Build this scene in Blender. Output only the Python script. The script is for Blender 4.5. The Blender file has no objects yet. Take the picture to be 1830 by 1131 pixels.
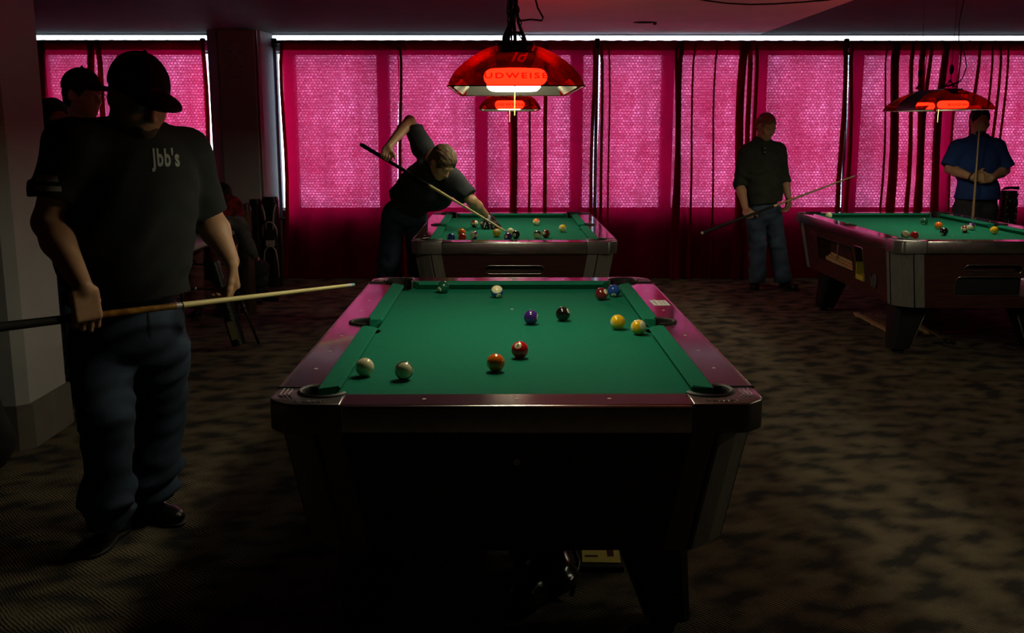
import bpy, bmesh, math, random
import numpy as np
from mathutils import Vector, Matrix
PI = math.pi
S = bpy.context.scene
COL = S.collection
random.seed(7); RNG = np.random.default_rng(11)

# ---------------------------------------------------------------- camera, sky, exposure
CAM_H = 1.52; PITCH = math.radians(10.63); YAW = math.radians(0.48)
cd = bpy.data.cameras.new('camera'); cam = bpy.data.objects.new('camera', cd); COL.objects.link(cam)
cd.sensor_width = 36; cd.lens = 36*1800/1830; cd.clip_end = 100
cam.location = (0, 0, CAM_H); cam.rotation_euler = (PI/2 - PITCH, 0, -YAW)
S.camera = cam
S.view_settings.view_transform = 'Standard'; S.view_settings.look = 'None'
S.view_settings.exposure = 0.0; S.view_settings.gamma = 1.0
try: S.view_settings.use_curve_mapping = False
except Exception: pass
try:
    S.cycles.use_denoising = True; S.cycles.denoiser = 'OPENIMAGEDENOISE'
    S.cycles.max_bounces = 10; S.cycles.transparent_max_bounces = 24
    S.cycles.diffuse_bounces = 4; S.cycles.glossy_bounces = 4; S.cycles.transmission_bounces = 8
    S.cycles.sample_clamp_indirect = 4.0
except Exception: pass
SKY = 8.0; TUBE = 44.0
W = bpy.data.worlds.new('sky'); S.world = W; W.use_nodes = True
bg = W.node_tree.nodes['Background']; bg.inputs['Color'].default_value = (0.80, 0.90, 1.0, 1); bg.inputs['Strength'].default_value = SKY

# ---------------------------------------------------------------- helpers
def nd(nt, t, **kw):
    n = nt.nodes.new(t)
    for k, v in kw.items():
        if k in n.inputs: n.inputs[k].default_value = v
        else: setattr(n, k, v)
    return n
def c4(c): return (c[0], c[1], c[2], 1)
def mat(name, col, rough=.5, metal=0, spec=.5, col2=None, scale=20, bump=0, bscale=80, coat=0, stretch=None, detail=3, lo=.35, hi=.65, sheen=0):
    m = bpy.data.materials.new(name); m.use_nodes = True; nt = m.node_tree
    b = nt.nodes['Principled BSDF']
    b.inputs['Base Color'].default_value = c4(col); b.inputs['Roughness'].default_value = rough
    b.inputs['Metallic'].default_value = metal; b.inputs['Specular IOR Level'].default_value = spec
    b.inputs['Coat Weight'].default_value = coat; b.inputs['Coat Roughness'].default_value = .08
    if sheen: b.inputs['Sheen Weight'].default_value = sheen
    tc = nd(nt, 'ShaderNodeTexCoord'); mp = nd(nt, 'ShaderNodeMapping')
    nt.links.new(tc.outputs['Object'], mp.inputs['Vector'])
    if stretch: mp.inputs['Scale'].default_value = stretch
    if col2 is not None:
        n = nd(nt, 'ShaderNodeTexNoise', Scale=scale, Detail=detail); nt.links.new(mp.outputs[0], n.inputs['Vector'])
        r = nd(nt, 'ShaderNodeValToRGB'); r.color_ramp.elements[0].position = lo; r.color_ramp.elements[1].position = hi
        r.color_ramp.elements[0].color = c4(col); r.color_ramp.elements[1].color = c4(col2)
        nt.links.new(n.outputs[0], r.inputs[0]); nt.links.new(r.outputs[0], b.inputs['Base Color'])
    if bump:
        n2 = nd(nt, 'ShaderNodeTexNoise', Scale=bscale, Detail=3); nt.links.new(mp.outputs[0], n2.inputs['Vector'])
        bp = nd(nt, 'ShaderNodeBump', Strength=bump, Distance=.01); nt.links.new(n2.outputs[0], bp.inputs['Height'])
        nt.links.new(bp.outputs[0], b.inputs['Normal'])
    return m
def emat(name, col, s):
    m = bpy.data.materials.new(name); m.use_nodes = True; nt = m.node_tree; nt.nodes.clear()
    e = nd(nt, 'ShaderNodeEmission', Color=c4(col), Strength=s); o = nd(nt, 'ShaderNodeOutputMaterial')
    nt.links.new(e.outputs[0], o.inputs[0]); return m
def link_mesh(name, me, m, parent=None, smooth=None):
    o = bpy.data.objects.new(name, me); COL.objects.link(o)
    if m is not None and len(me.materials) == 0: me.materials.append(m)
    if smooth is not None:
        me.polygons.foreach_set('use_smooth', [bool(smooth)]*len(me.polygons))
    if parent is not None: o.parent = parent
    return o
def obj(name, bm, m, parent=None, smooth=False, angle=None):
    me = bpy.data.meshes.new(name); bmesh.ops.recalc_face_normals(bm, faces=bm.faces[:])
    bm.to_mesh(me); bm.free()
    o = link_mesh(name, me, m, parent, smooth)
    if smooth and angle is not None:
        try: me.set_sharp_from_angle(angle=math.radians(angle))
        except Exception: pass
    return o
def tag(o, label=None, cat=None, group=None, kind=None):
    if label: o['label'] = label
    if cat: o['category'] = cat
    if group: o['group'] = group
    if kind: o['kind'] = kind
    return o
def thing(name, label, cat, loc=(0, 0, 0), rz=0, group=None):
    o = bpy.data.objects.new(name, None); COL.objects.link(o); o.empty_display_size = .1
    o.location = loc; o.rotation_euler = (0, 0, rz)
    return tag(o, label, cat, group)
def dup(root, loc=None, rz=None, label=None, group=None):
    def cp(o, par):
        c = o.copy(); COL.objects.link(c)
        if par is not None: c.parent = par
        for ch in list(o.children): cp(ch, c)
        return c
    r = cp(root, None)
    if loc is not None: r.location = loc
    if rz is not None: r.rotation_euler = (0, 0, rz)
    if label: r['label'] = label
    if group: r['group'] = group
    return r
def V(*a): return Vector(a)
def box(bm, c, s, rot=None):
    r = bmesh.ops.create_cube(bm, size=1, matrix=Matrix.Translation(c) @ (rot.to_4x4() if rot is not None else Matrix.Identity(4)) @ Matrix.Diagonal((*s, 1)))
    return r['verts']
def boxb(c, s, bev=0, seg=2, rot=None, bm=None):
    b2 = bmesh.new(); box(b2, c, s, rot)
    if bev: bmesh.ops.bevel(b2, geom=b2.edges[:], offset=bev, segments=seg, affect='EDGES', profile=.5)
    if bm is None: return b2
    merge(bm, b2); return bm
def merge(dst, src):
    me = bpy.data.meshes.new('tmp'); src.to_mesh(me); src.free(); dst.from_mesh(me); bpy.data.meshes.remove(me)
def tube(bm, pts, r, n=10, close=True):
    """round bar through points, r = radius or list of radii"""
    pts = [Vector(p) for p in pts]; k = len(pts); rs = r if isinstance(r, (list, tuple)) else [r]*k
    rings = []; prev = None
    for i, p in enumerate(pts):
        t = (pts[min(i+1, k-1)] - pts[max(i-1, 0)]).normalized()
        if prev is None:
            a = t.orthogonal().normalized()
        else:
            a = (prev - t*prev.dot(t)); a = a.normalized() if a.length > 1e-6 else t.orthogonal().normalized()
        prev = a; b = t.cross(a)
        rings.append([bm.verts.new(p + (a*math.cos(2*PI*j/n) + b*math.sin(2*PI*j/n))*rs[i]) for j in range(n)])
    for i in range(k-1):
        for j in range(n):
            bm.faces.new((rings[i][j], rings[i][(j+1) % n], rings[i+1][(j+1) % n], rings[i+1][j]))
    if close:
        bm.faces.new(rings[0][::-1]); bm.faces.new(rings[-1])
    return bm
def lathe(bm, prof, c=(0, 0, 0), n=24, axis='z', a0=0, a1=2*PI):
    full = abs(a1-a0-2*PI) < 1e-6; rings = []; m = n if full else n+1
    for (r, z) in prof:
        rg = []
        for j in range(m):
            a = a0 + (a1-a0)*j/n
            p = (r*math.cos(a), r*math.sin(a), z) if axis == 'z' else (z, r*math.cos(a), r*math.sin(a))
            rg.append(bm.verts.new(Vector(c)+Vector(p)))
        rings.append(rg)
    for i in range(len(rings)-1):
        for j in range(n):
            q = (rings[i][j], rings[i][(j+1) % m], rings[i+1][(j+1) % m], rings[i+1][j])
            bm.faces.new(q)
    return bm
def prism(bm, poly, z0, z1, poly1=None):
    """vertical prism (or frustum) from a plan outline"""
    a = [bm.verts.new((p[0], p[1], z0)) for p in poly]; b = [bm.verts.new((p[0], p[1], z1)) for p in (poly1 or poly)]
    n = len(poly)
    for i in range(n): bm.faces.new((a[i], a[(i+1) % n], b[(i+1) % n], b[i]))
    bm.faces.new(a[::-1]); bm.faces.new(b); return bm
def boolean(o, cutters, op='DIFFERENCE'):
    for c in cutters:
        md = o.modifiers.new('b', 'BOOLEAN'); md.operation = op; md.object = c; md.solver = 'EXACT'
    dg = bpy.context.evaluated_depsgraph_get(); dg.update()
    me = bpy.data.meshes.new_from_object(o.evaluated_get(dg)); o.modifiers.clear(); o.data = me
def kill(objs):
    for o in objs: bpy.data.objects.remove(o, do_unlink=True)
def text_mesh(s, size, depth=0, bold=0, align='CENTER', shear=0, space=1.0):
    cu = bpy.data.curves.new('t', 'FONT'); cu.body = s; cu.size = size; cu.extrude = depth; cu.offset = bold
    cu.align_x = align; cu.align_y = 'CENTER'; cu.shear = shear; cu.space_character = space; cu.resolution_u = 3
    o = bpy.data.objects.new('t', cu); COL.objects.link(o)
    dg = bpy.context.evaluated_depsgraph_get(); dg.update()
    me = bpy.data.meshes.new_from_object(o.evaluated_get(dg)); bpy.data.objects.remove(o, do_unlink=True)
    return me
def orient(x, y, z):
    return Matrix((x, y, z)).transposed()
def ray(u, v):
    """direction seen at photo pixel u, v (used to read real positions off the photograph)"""
    d = Vector(((u-915)/1800, (565.5-v)/1800, -1))
    return cam.rotation_euler.to_matrix() @ d
def atY(u, v, Y):
    d = ray(u, v); t = Y/d.y; return Vector((0, 0, CAM_H)) + d*t
def atZ(u, v, z):
    d = ray(u, v); t = (z-CAM_H)/d.z; return Vector((0, 0, CAM_H)) + d*t

# ---------------------------------------------------------------- materials
M = {}
M['wall'] = mat('painted wall', (.46, .48, .48), .75, col2=(.43, .445, .445), scale=3, bump=.15, bscale=150)
M['wall_base'] = mat('rubber base', (.17, .16, .13), .6, col2=(.14, .13, .11), scale=8)
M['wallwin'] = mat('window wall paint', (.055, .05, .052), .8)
M['ceil_dark'] = mat('dark ceiling field', (.055, .048, .05), .9, col2=(.045, .04, .042), scale=2)
M['ceil_light'] = mat('pale ceiling field', (.86, .78, .80), .9, col2=(.80, .72, .75), scale=2)
M['frame'] = mat('window frame metal', (.20, .19, .20), .4, .6)
M['black'] = mat('black plastic', (.008, .008, .008), .45)
M['blackmatte'] = mat('black matte', (.006, .006, .006), .8, col2=(.012, .011, .012), scale=30)
M['soot'] = mat('matte black bracket', (.004, .004, .004), 1, spec=0)
M['rubber'] = mat('black rubber', (.012, .011, .011), .55)
M['chrome'] = mat('worn chrome', (.75, .73, .70), .24, 1, col2=(.60, .58, .56), scale=25)
M['cast'] = mat('cast corner metal', (.34, .33, .32), .27, .85, bump=.07, bscale=300, col2=(.30, .29, .28), scale=40)
M['brushed'] = mat('brushed aluminium', (.30, .30, .28), .45, .3, col2=(.25, .25, .23), scale=60, stretch=(1, 1, .05))
M['wood'] = mat('cabinet laminate', (.090, .026, .017), .45, col2=(.045, .013, .009), scale=6, stretch=(1.2, 1.2, 14), detail=5)
M['rail'] = mat('dark cherry rail laminate', (.090, .030, .035), .13, spec=.75, col2=(.055, .018, .022), scale=5, stretch=(12, .8, 3), coat=.6, detail=4)
M['leg'] = mat('black leg laminate', (.010, .009, .009), .5, col2=(.006, .005, .005), scale=10)
M['cloth'] = mat('green billiard cloth', (.008, .178, .104), .95, spec=.12, col2=(.007, .160, .094), scale=60, bump=.08, bscale=500)
M['chalk'] = mat('pale inlay', (.6, .58, .5), .5)
M['lightwood'] = mat('light maple', (.52, .34, .15), .5, col2=(.42, .26, .11), scale=5, stretch=(1, 8, 8))
M['yellow'] = mat('yellow plastic', (.55, .50, .05), .5)
M['paper'] = mat('white paper', (.75, .73, .72), .8)
M['ink'] = mat('grey ink', (.22, .16, .18), .8)
M['denim'] = mat('blue denim', (.040, .066, .115), .9, col2=(.022, .038, .068), scale=9, bump=.35, bscale=420, detail=6)
M['denim_pale'] = mat('washed denim', (.060, .090, .150), .9, col2=(.030, .048, .085), scale=8, bump=.35, bscale=420, detail=6)
M['denim_dark'] = mat('charcoal denim', (.022, .026, .034), .9, col2=(.014, .017, .023), scale=9, bump=.3, bscale=420)
M['tee_black'] = mat('black jersey', (.013, .016, .017), .95, col2=(.009, .011, .012), scale=12, bump=.2, bscale=300)
M['tee_char'] = mat('charcoal jersey', (.022, .027, .032), .95, col2=(.015, .019, .023), scale=10, bump=.2, bscale=300)
M['henley'] = mat('dark green knit', (.030, .034, .024), .95, col2=(.020, .024, .017), scale=14, bump=.3, bscale=380)
M['tee_blue'] = mat('royal blue jersey', (.012, .045, .21), .9, col2=(.010, .036, .17), scale=8, bump=.15, bscale=300)
M['tee_teal'] = mat('dark teal jersey', (.015, .06, .045), .95)
M['skin'] = mat('skin', (.52, .30, .175), .5, col2=(.45, .245, .14), scale=9, bump=.06, bscale=200)
M['hair_black'] = mat('black cap cloth', (.008, .008, .009), .9)
M['hair_brown'] = mat('light brown hair', (.17, .105, .045), .65, col2=(.07, .042, .02), scale=26, stretch=(1, 1, 1), bump=.6, bscale=180)
M['hair_dark'] = mat('dark hair', (.02, .014, .010), .7, bump=.5, bscale=160)
M['hair_blond'] = mat('long fair hair', (.22, .13, .06), .6, col2=(.12, .07, .03), scale=20, bump=.4, bscale=120)
M['leather'] = mat('black leather', (.010, .009, .009), .32, bump=.25, bscale=60)
M['print'] = mat('pale shirt print', (.34, .38, .36), .85)
M['red_cloth'] = mat('red plaid wool', (.35, .012, .018), .9, col2=(.05, .008, .010), scale=16)
M['grey_cloth'] = mat('grey fleece', (.10, .095, .095), .95, col2=(.07, .066, .068), scale=12, bump=.3)
M['tan'] = mat('tan leather', (.15, .085, .040), .55, col2=(.10, .055, .025), scale=8, bump=.15)
M['silver'] = mat('silver trim', (.42, .40, .36), .4, .3)
M['tabletop'] = mat('grey laminate', (.26, .25, .26), .45, col2=(.22, .21, .22), scale=15)
M['maple'] = mat('pale maple shaft', (.85, .74, .34), .35, col2=(.78, .66, .28), scale=5, stretch=(1, 1, 1))
M['maple_dull'] = mat('tan maple shaft', (.42, .29, .15), .4)
M['butt'] = mat('amber butt wood', (.34, .17, .03), .15, coat=.8, col2=(.14, .06, .012), scale=30)
M['wrap'] = mat('dark linen wrap', (.015, .015, .014), .7, bump=.3, bscale=400)
M['tip_blue'] = mat('chalked tip', (.25, .50, .48), .8)
M['cable'] = mat('black cable', (.006, .006, .006), .5)
M['gold'] = mat('brass chain', (.75, .55, .22), .35, .6)
M['steel'] = mat('pole steel', (.28, .30, .34), .3, .9)

# carpet: woven brown loop pile with dark broken patches
def carpet():
    m = bpy.data.materials.new('patterned carpet'); m.use_nodes = True; nt = m.node_tree; L = nt.links.new
    b = nt.nodes['Principled BSDF']; b.inputs['Roughness'].default_value = .97; b.inputs['Specular IOR Level'].default_value = .1
    tc = nd(nt, 'ShaderNodeTexCoord')
    mp = nd(nt, 'ShaderNodeMapping'); mp.inputs['Scale'].default_value = (1, 1.0, 1); L(tc.outputs['Object'], mp.inputs[0])
    wn = nd(nt, 'ShaderNodeTexNoise', Scale=3.2, Detail=2); L(mp.outputs[0], wn.inputs['Vector'])
    # patches
    mp2 = nd(nt, 'ShaderNodeMapping'); mp2.inputs['Scale'].default_value = (4.2, 5.0, 1); L(tc.outputs['Object'], mp2.inputs[0])
    n1 = nd(nt, 'ShaderNodeTexNoise', Scale=1.7, Detail=3, Roughness=.5); L(mp2.outputs[0], n1.inputs['Vector'])
    N1V = n1.inputs['Vector']; r1 = nd(nt, 'ShaderNodeValToRGB'); e = r1.color_ramp.elements; e[0].position = .40; e[1].position = .455
    e[0].color = (.036, .035, .034, 1); e[1].color = (.088, .074, .052, 1)
    x = r1.color_ramp.elements.new(.60); x.color = (.155, .13, .088, 1)
    L(n1.outputs[0], r1.inputs[0])
    # loop rows (two directions in alternating fields)
    w1 = nd(nt, 'ShaderNodeTexWave', Scale=34, Distortion=2.5, Detail=2); w1.bands_direction = 'DIAGONAL'
    w2 = nd(nt, 'ShaderNodeTexWave', Scale=30, Distortion=2.5, Detail=2); w2.bands_direction = 'Y'
    mp3 = nd(nt, 'ShaderNodeMapping'); mp3.inputs['Rotation'].default_value = (0, 0, .9); L(tc.outputs['Object'], mp3.inputs[0])
    L(tc.outputs['Object'], w1.inputs['Vector']); L(mp3.outputs[0], w2.inputs['Vector'])
    r2 = nd(nt, 'ShaderNodeValToRGB'); r2.color_ramp.elements[0].position = .47; r2.color_ramp.elements[1].position = .53; L(wn.outputs[0], r2.inputs[0])
    mx = nd(nt, 'ShaderNodeMix', data_type='RGBA'); L(r2.outputs[0], mx.inputs[0]); L(w1.outputs[0], mx.inputs[6]); L(w2.outputs[0], mx.inputs[7])
    cbs = nd(nt, 'ShaderNodeCombineXYZ'); sc1 = nd(nt, 'ShaderNodeMath', operation='MULTIPLY'); L(mx.outputs[2], sc1.inputs[0]); sc1.inputs[1].default_value = .16; L(sc1.outputs[0], cbs.inputs['Y']); L(sc1.outputs[0], cbs.inputs['X'])
    va = nd(nt, 'ShaderNodeVectorMath', operation='ADD'); L(mp2.outputs[0], va.inputs[0]); L(cbs.outputs[0], va.inputs[1]); L(va.outputs[0], N1V)
    fine = nd(nt, 'ShaderNodeTexNoise', Scale=160, Detail=2); L(tc.outputs['Object'], fine.inputs['Vector'])
    a = nd(nt, 'ShaderNodeMath', operation='MULTIPLY_ADD'); L(mx.outputs[2], a.inputs[0]); a.inputs[1].default_value = .9; a.inputs[2].default_value = .15
    a2 = nd(nt, 'ShaderNodeMath', operation='MULTIPLY_ADD'); L(fine.outputs[0], a2.inputs[0]); a2.inputs[1].default_value = .9; L(a.outputs[0], a2.inputs[2])
    mu = nd(nt, 'ShaderNodeMix', data_type='RGBA', blend_type='MULTIPLY'); mu.inputs[0].default_value = 1
    L(r1.outputs[0], mu.inputs[6]); L(a2.outputs[0], mu.inputs[7]); L(mu.outputs[2], b.inputs['Base Color'])
    bp = nd(nt, 'ShaderNodeBump', Strength=.5, Distance=.006); L(a2.outputs[0], bp.inputs['Height']); L(bp.outputs[0], b.inputs['Normal'])
    return m
M['carpet'] = carpet()

# sheer crimson curtain: a woven net that lets some light straight through and glows with the rest
def sheer(name, thru, col, scat, f=.36, holes=1.0):
    m = bpy.data.materials.new(name); m.use_nodes = True; nt = m.node_tree; nt.nodes.clear(); L = nt.links.new
    out = nd(nt, 'ShaderNodeOutputMaterial'); tr = nd(nt, 'ShaderNodeBsdfTransparent', Color=c4(thru))
    ts = nd(nt, 'ShaderNodeBsdfTranslucent', Color=c4(col)); df = nd(nt, 'ShaderNodeBsdfDiffuse', Color=c4(scat))
    mx = nd(nt, 'ShaderNodeMixShader', Fac=.35); L(ts.outputs[0], mx.inputs[1]); L(df.outputs[0], mx.inputs[2])
    tc = nd(nt, 'ShaderNodeTexCoord'); sp = nd(nt, 'ShaderNodeSeparateXYZ'); L(tc.outputs['Object'], sp.inputs[0])
    cb = nd(nt, 'ShaderNodeCombineXYZ'); L(sp.outputs['X'], cb.inputs['X']); L(sp.outputs['Z'], cb.inputs['Y'])
    n = nd(nt, 'ShaderNodeTexNoise', Scale=2.2, Detail=3); mp = nd(nt, 'ShaderNodeMapping'); mp.inputs['Scale'].default_value = (1.2, .9, 1)
    L(cb.outputs[0], mp.inputs[0]); L(mp.outputs[0], n.inputs['Vector'])
    mm = nd(nt, 'ShaderNodeMapRange'); L(n.outputs[0], mm.inputs[0]); mm.inputs[1].default_value = .3; mm.inputs[2].default_value = .7
    mm.inputs[3].default_value = f*.55; mm.inputs[4].default_value = f*1.45
    fin = nd(nt, 'ShaderNodeMixShader'); L(mm.outputs[0], fin.inputs[0]); L(mx.outputs[0], fin.inputs[1]); L(tr.outputs[0], fin.inputs[2])
    L(fin.outputs[0], out.inputs[0]); return m
M['curtain'] = sheer('sheer crimson curtain', (.95, .22, .46), (.74, .003, .062), (.16, .001, .012), .17)
M['hem'] = sheer('curtain hem', (.3, .01, .05), (.25, .001, .025), (.40, .012, .06), .03)

# woven roller shade behind the curtains: rows of small open stitches
def shade():
    m = bpy.data.materials.new('woven shade'); m.use_nodes = True; nt = m.node_tree; nt.nodes.clear(); L = nt.links.new
    out = nd(nt, 'ShaderNodeOutputMaterial'); tr = nd(nt, 'ShaderNodeBsdfTransparent', Color=(1, 1, 1, 1))
    ts = nd(nt, 'ShaderNodeBsdfTranslucent', Color=(.16, .13, .19, 1))
    tc = nd(nt, 'ShaderNodeTexCoord'); sp = nd(nt, 'ShaderNodeSeparateXYZ'); L(tc.outputs['Object'], sp.inputs[0])
    cb = nd(nt, 'ShaderNodeCombineXYZ'); L(sp.outputs['X'], cb.inputs['X']); L(sp.outputs['Z'], cb.inputs['Y'])
    br = nd(nt, 'ShaderNodeTexBrick'); br.offset = .5; L(cb.outputs[0], br.inputs['Vector'])
    br.inputs['Scale'].default_value = 1; br.inputs['Brick Width'].default_value = .033; br.inputs['Row Height'].default_value = .027
    br.inputs['Mortar Size'].default_value = .0105; br.inputs['Mortar Smooth'].default_value = .9
    br.inputs['Color1'].default_value = (1, 1, 1, 1); br.inputs['Color2'].default_value = (.35, .35, .35, 1); br.inputs['Mortar'].default_value = (0, 0, 0, 1)
    n = nd(nt, 'ShaderNodeTexNoise', Scale=1.5, Detail=2); mp = nd(nt, 'ShaderNodeMapping'); mp.inputs['Scale'].default_value = (1.2, 12, 1)
    L(cb.outputs[0], mp.inputs[0]); L(mp.outputs[0], n.inputs['Vector'])
    n3 = nd(nt, 'ShaderNodeTexNoise', Scale=1.5, Detail=2); mp3 = nd(nt, 'ShaderNodeMapping'); mp3.inputs['Scale'].default_value = (7, .25, 1)
    L(cb.outputs[0], mp3.inputs[0]); L(mp3.outputs[0], n3.inputs['Vector'])
    nm = nd(nt, 'ShaderNodeMath', operation='MULTIPLY'); L(n.outputs[0], nm.inputs[0]); L(n3.outputs[0], nm.inputs[1])
    mu = nd(nt, 'ShaderNodeMath', operation='MULTIPLY'); L(br.outputs[0], mu.inputs[0]); L(nm.outputs[0], mu.inputs[1])
    ad = nd(nt, 'ShaderNodeMath', operation='MULTIPLY_ADD'); L(mu.outputs[0], ad.inputs[0]); ad.inputs[1].default_value = 2.5; ad.inputs[2].default_value = .035
    mx = nd(nt, 'ShaderNodeMixShader'); L(ad.outputs[0], mx.inputs[0]); L(ts.outputs[0], mx.inputs[1]); L(tr.outputs[0], mx.inputs[2]); L(mx.outputs[0], out.inputs[0])
    return m
M['shade'] = shade()
def glassmat(name, tint, rough=.02, ior=1.45, fac=None):
    m = bpy.data.materials.new(name); m.use_nodes = True; nt = m.node_tree; nt.nodes.clear(); L = nt.links.new
    out = nd(nt, 'ShaderNodeOutputMaterial'); tr = nd(nt, 'ShaderNodeBsdfTransparent', Color=c4(tint))
    g = nd(nt, 'ShaderNodeBsdfGlossy', Roughness=rough); fr0 = nd(nt, 'ShaderNodeFresnel', IOR=ior); fr = nd(nt, 'ShaderNodeMath', operation='MULTIPLY'); L(fr0.outputs[0], fr.inputs[0]); fr.inputs[1].default_value = fac or 1.0
    mx = nd(nt, 'ShaderNodeMixShader'); L(fr.outputs[0], mx.inputs[0]); L(tr.outputs[0], mx.inputs[1]); L(g.outputs[0], mx.inputs[2]); L(mx.outputs[0], out.inputs[0])
    return m
M['glass'] = glassmat('window glass', (.92, .96, .97))
M['shade_red'] = glassmat('red translucent acrylic', (.50, .0015, .0005), .12, 1.35, .30)
def _glow():
    m = M['shade_red']; nt = m.node_tree; L = nt.links.new; out = [n for n in nt.nodes if n.type == 'OUTPUT_MATERIAL'][0]
    old = out.inputs[0].links[0].from_socket; ts = nd(nt, 'ShaderNodeBsdfTranslucent', Color=(.55, .008, .004, 1)); mx = nd(nt, 'ShaderNodeMixShader', Fac=.009)
    L(old, mx.inputs[1]); L(ts.outputs[0], mx.inputs[2]); L(mx.outputs[0], out.inputs[0])
_glow()
def _word():
    m = bpy.data.materials.new('red printed film'); m.use_nodes = True; nt = m.node_tree; nt.nodes.clear(); L = nt.links.new
    out = nd(nt, 'ShaderNodeOutputMaterial'); tr = nd(nt, 'ShaderNodeBsdfTransparent', Color=(.42, .12, .12, 1)); ts = nd(nt, 'ShaderNodeBsdfTranslucent', Color=(.35, .006, .003, 1))
    mx = nd(nt, 'ShaderNodeMixShader', Fac=.22); L(tr.outputs[0], mx.inputs[1]); L(ts.outputs[0], mx.inputs[2]); L(mx.outputs[0], out.inputs[0]); return m
M['word_red'] = _word()
M['tube'] = emat('lit fluorescent ring', (1.0, .92, .62), TUBE)
M['tube_red'] = M['tube']
M['liner_dull'] = mat('dull lamp lining', (.035, .033, .024), .7)
M['liner'] = mat('lamp foil liner', (.32, .30, .24), .35, .5, bump=.6, bscale=60)
M['red_print'] = mat('red label print', (.35, .02, .012), .5)
# ---------------------------------------------------------------- the room
def struct(name, bm, m, parent=None, smooth=False):
    o = obj(name, bm, m, parent, smooth)
    if parent is None: o['kind'] = 'structure'
    return o
X0, X1, Y0, YW, ZC = -4.95, 6.6, -2.6, 10.35, 2.43
WT = .14                                   # window wall thickness
bm = bmesh.new(); box(bm, ((X0+X1)/2, (Y0+YW+WT)/2, -.05), (X1-X0+.3, YW+WT-Y0+.3, .1)); struct('floor', bm, M['carpet'])
# ceiling: two fields in a dark tone with a pale one between them
def slab(name, xa, xb, m):
    bm = bmesh.new(); box(bm, ((xa+xb)/2, (Y0+YW+WT)/2, ZC+.05), (xb-xa, YW+WT-Y0, .1)); return struct(name, bm, m)
slab('ceiling', .11, 2.55, M['ceil_light'])
slab('ceiling_dark_left', X0-.1, .11, M['ceil_dark'])
slab('ceiling_dark_right', 2.55, X1+.1, M['ceil_dark'])
bm = bmesh.new(); box(bm, (X0-.05, (Y0+YW+WT)/2, ZC/2), (.1, YW+WT-Y0, ZC)); struct('wall_left', bm, M['wall'])
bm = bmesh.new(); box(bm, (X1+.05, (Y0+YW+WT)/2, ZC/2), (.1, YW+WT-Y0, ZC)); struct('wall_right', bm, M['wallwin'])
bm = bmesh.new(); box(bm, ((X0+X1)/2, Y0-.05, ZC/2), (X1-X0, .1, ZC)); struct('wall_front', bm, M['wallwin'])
# window wall: sill wall, head band, thin clerestory, mullions
SILL, HEAD, CL0, CL1 = .685, 2.265, 2.372, 2.424
PX0, PX1 = -2.87, -2.285                    # pier between the two window bands
mull = [-4.62, -3.80, -2.15, -1.21, -.225, .742, 1.66, 2.60, 3.57, 4.52, 5.47]
bm = bmesh.new()
yc = YW+WT/2
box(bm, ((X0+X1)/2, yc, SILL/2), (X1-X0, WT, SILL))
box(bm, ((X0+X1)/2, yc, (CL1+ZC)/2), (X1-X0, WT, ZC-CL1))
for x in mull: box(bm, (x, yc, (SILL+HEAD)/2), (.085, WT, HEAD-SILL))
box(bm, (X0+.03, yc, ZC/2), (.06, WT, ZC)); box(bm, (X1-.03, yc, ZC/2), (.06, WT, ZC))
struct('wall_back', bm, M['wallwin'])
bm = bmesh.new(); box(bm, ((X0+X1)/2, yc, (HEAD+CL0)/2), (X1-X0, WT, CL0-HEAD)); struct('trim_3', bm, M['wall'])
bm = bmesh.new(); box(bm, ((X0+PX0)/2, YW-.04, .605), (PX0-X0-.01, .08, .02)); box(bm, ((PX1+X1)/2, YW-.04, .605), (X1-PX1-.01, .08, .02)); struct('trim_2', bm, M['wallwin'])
# windows: one pane (glass and slim frame) per opening
edges = [X0+.06] + [m_ for m_ in mull if m_ < PX0] + [PX0]
segs = [(edges[i]+(.043 if i else 0), edges[i+1]-(.043 if edges[i+1] in mull else 0)) for i in range(len(edges)-1)]
e2 = [PX1] + [m_ for m_ in mull if m_ > PX0] + [X1-.06]
segs += [(e2[i]+(.043 if e2[i] in mull else 0), e2[i+1]-(.043 if e2[i+1] in mull else 0)) for i in range(len(e2)-1)]
WIN = []
for k, (xa, xb) in enumerate(segs):
    fr = bmesh.new(); t = .022
    for (cx, cz, sx, sz) in (((xa+xb)/2, SILL+t/2, xb-xa, t), ((xa+xb)/2, HEAD-t/2, xb-xa, t), (xa+t/2, (SILL+HEAD)/2, t, HEAD-SILL-2*t), (xb-t/2, (SILL+HEAD)/2, t, HEAD-SILL-2*t)):
        box(fr, (cx, YW+.09, cz), (sx, .04, sz))
    w = struct(f'window_{k+1}', fr, M['frame'])
    g = bmesh.new(); box(g, ((xa+xb)/2, YW+.09, (SILL+HEAD)/2), (xb-xa-.03, .004, HEAD-SILL-.03)); obj('window_glass', g, M['glass'], w)
    WIN.append((xa, xb))
k = len(segs)+1
g = bmesh.new(); box(g, ((X0+X1)/2, YW+.09, (CL0+CL1)/2), (X1-X0-.13, .004, CL1-CL0-.002)); struct(f'window_{k}', g, M['glass'])
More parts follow.
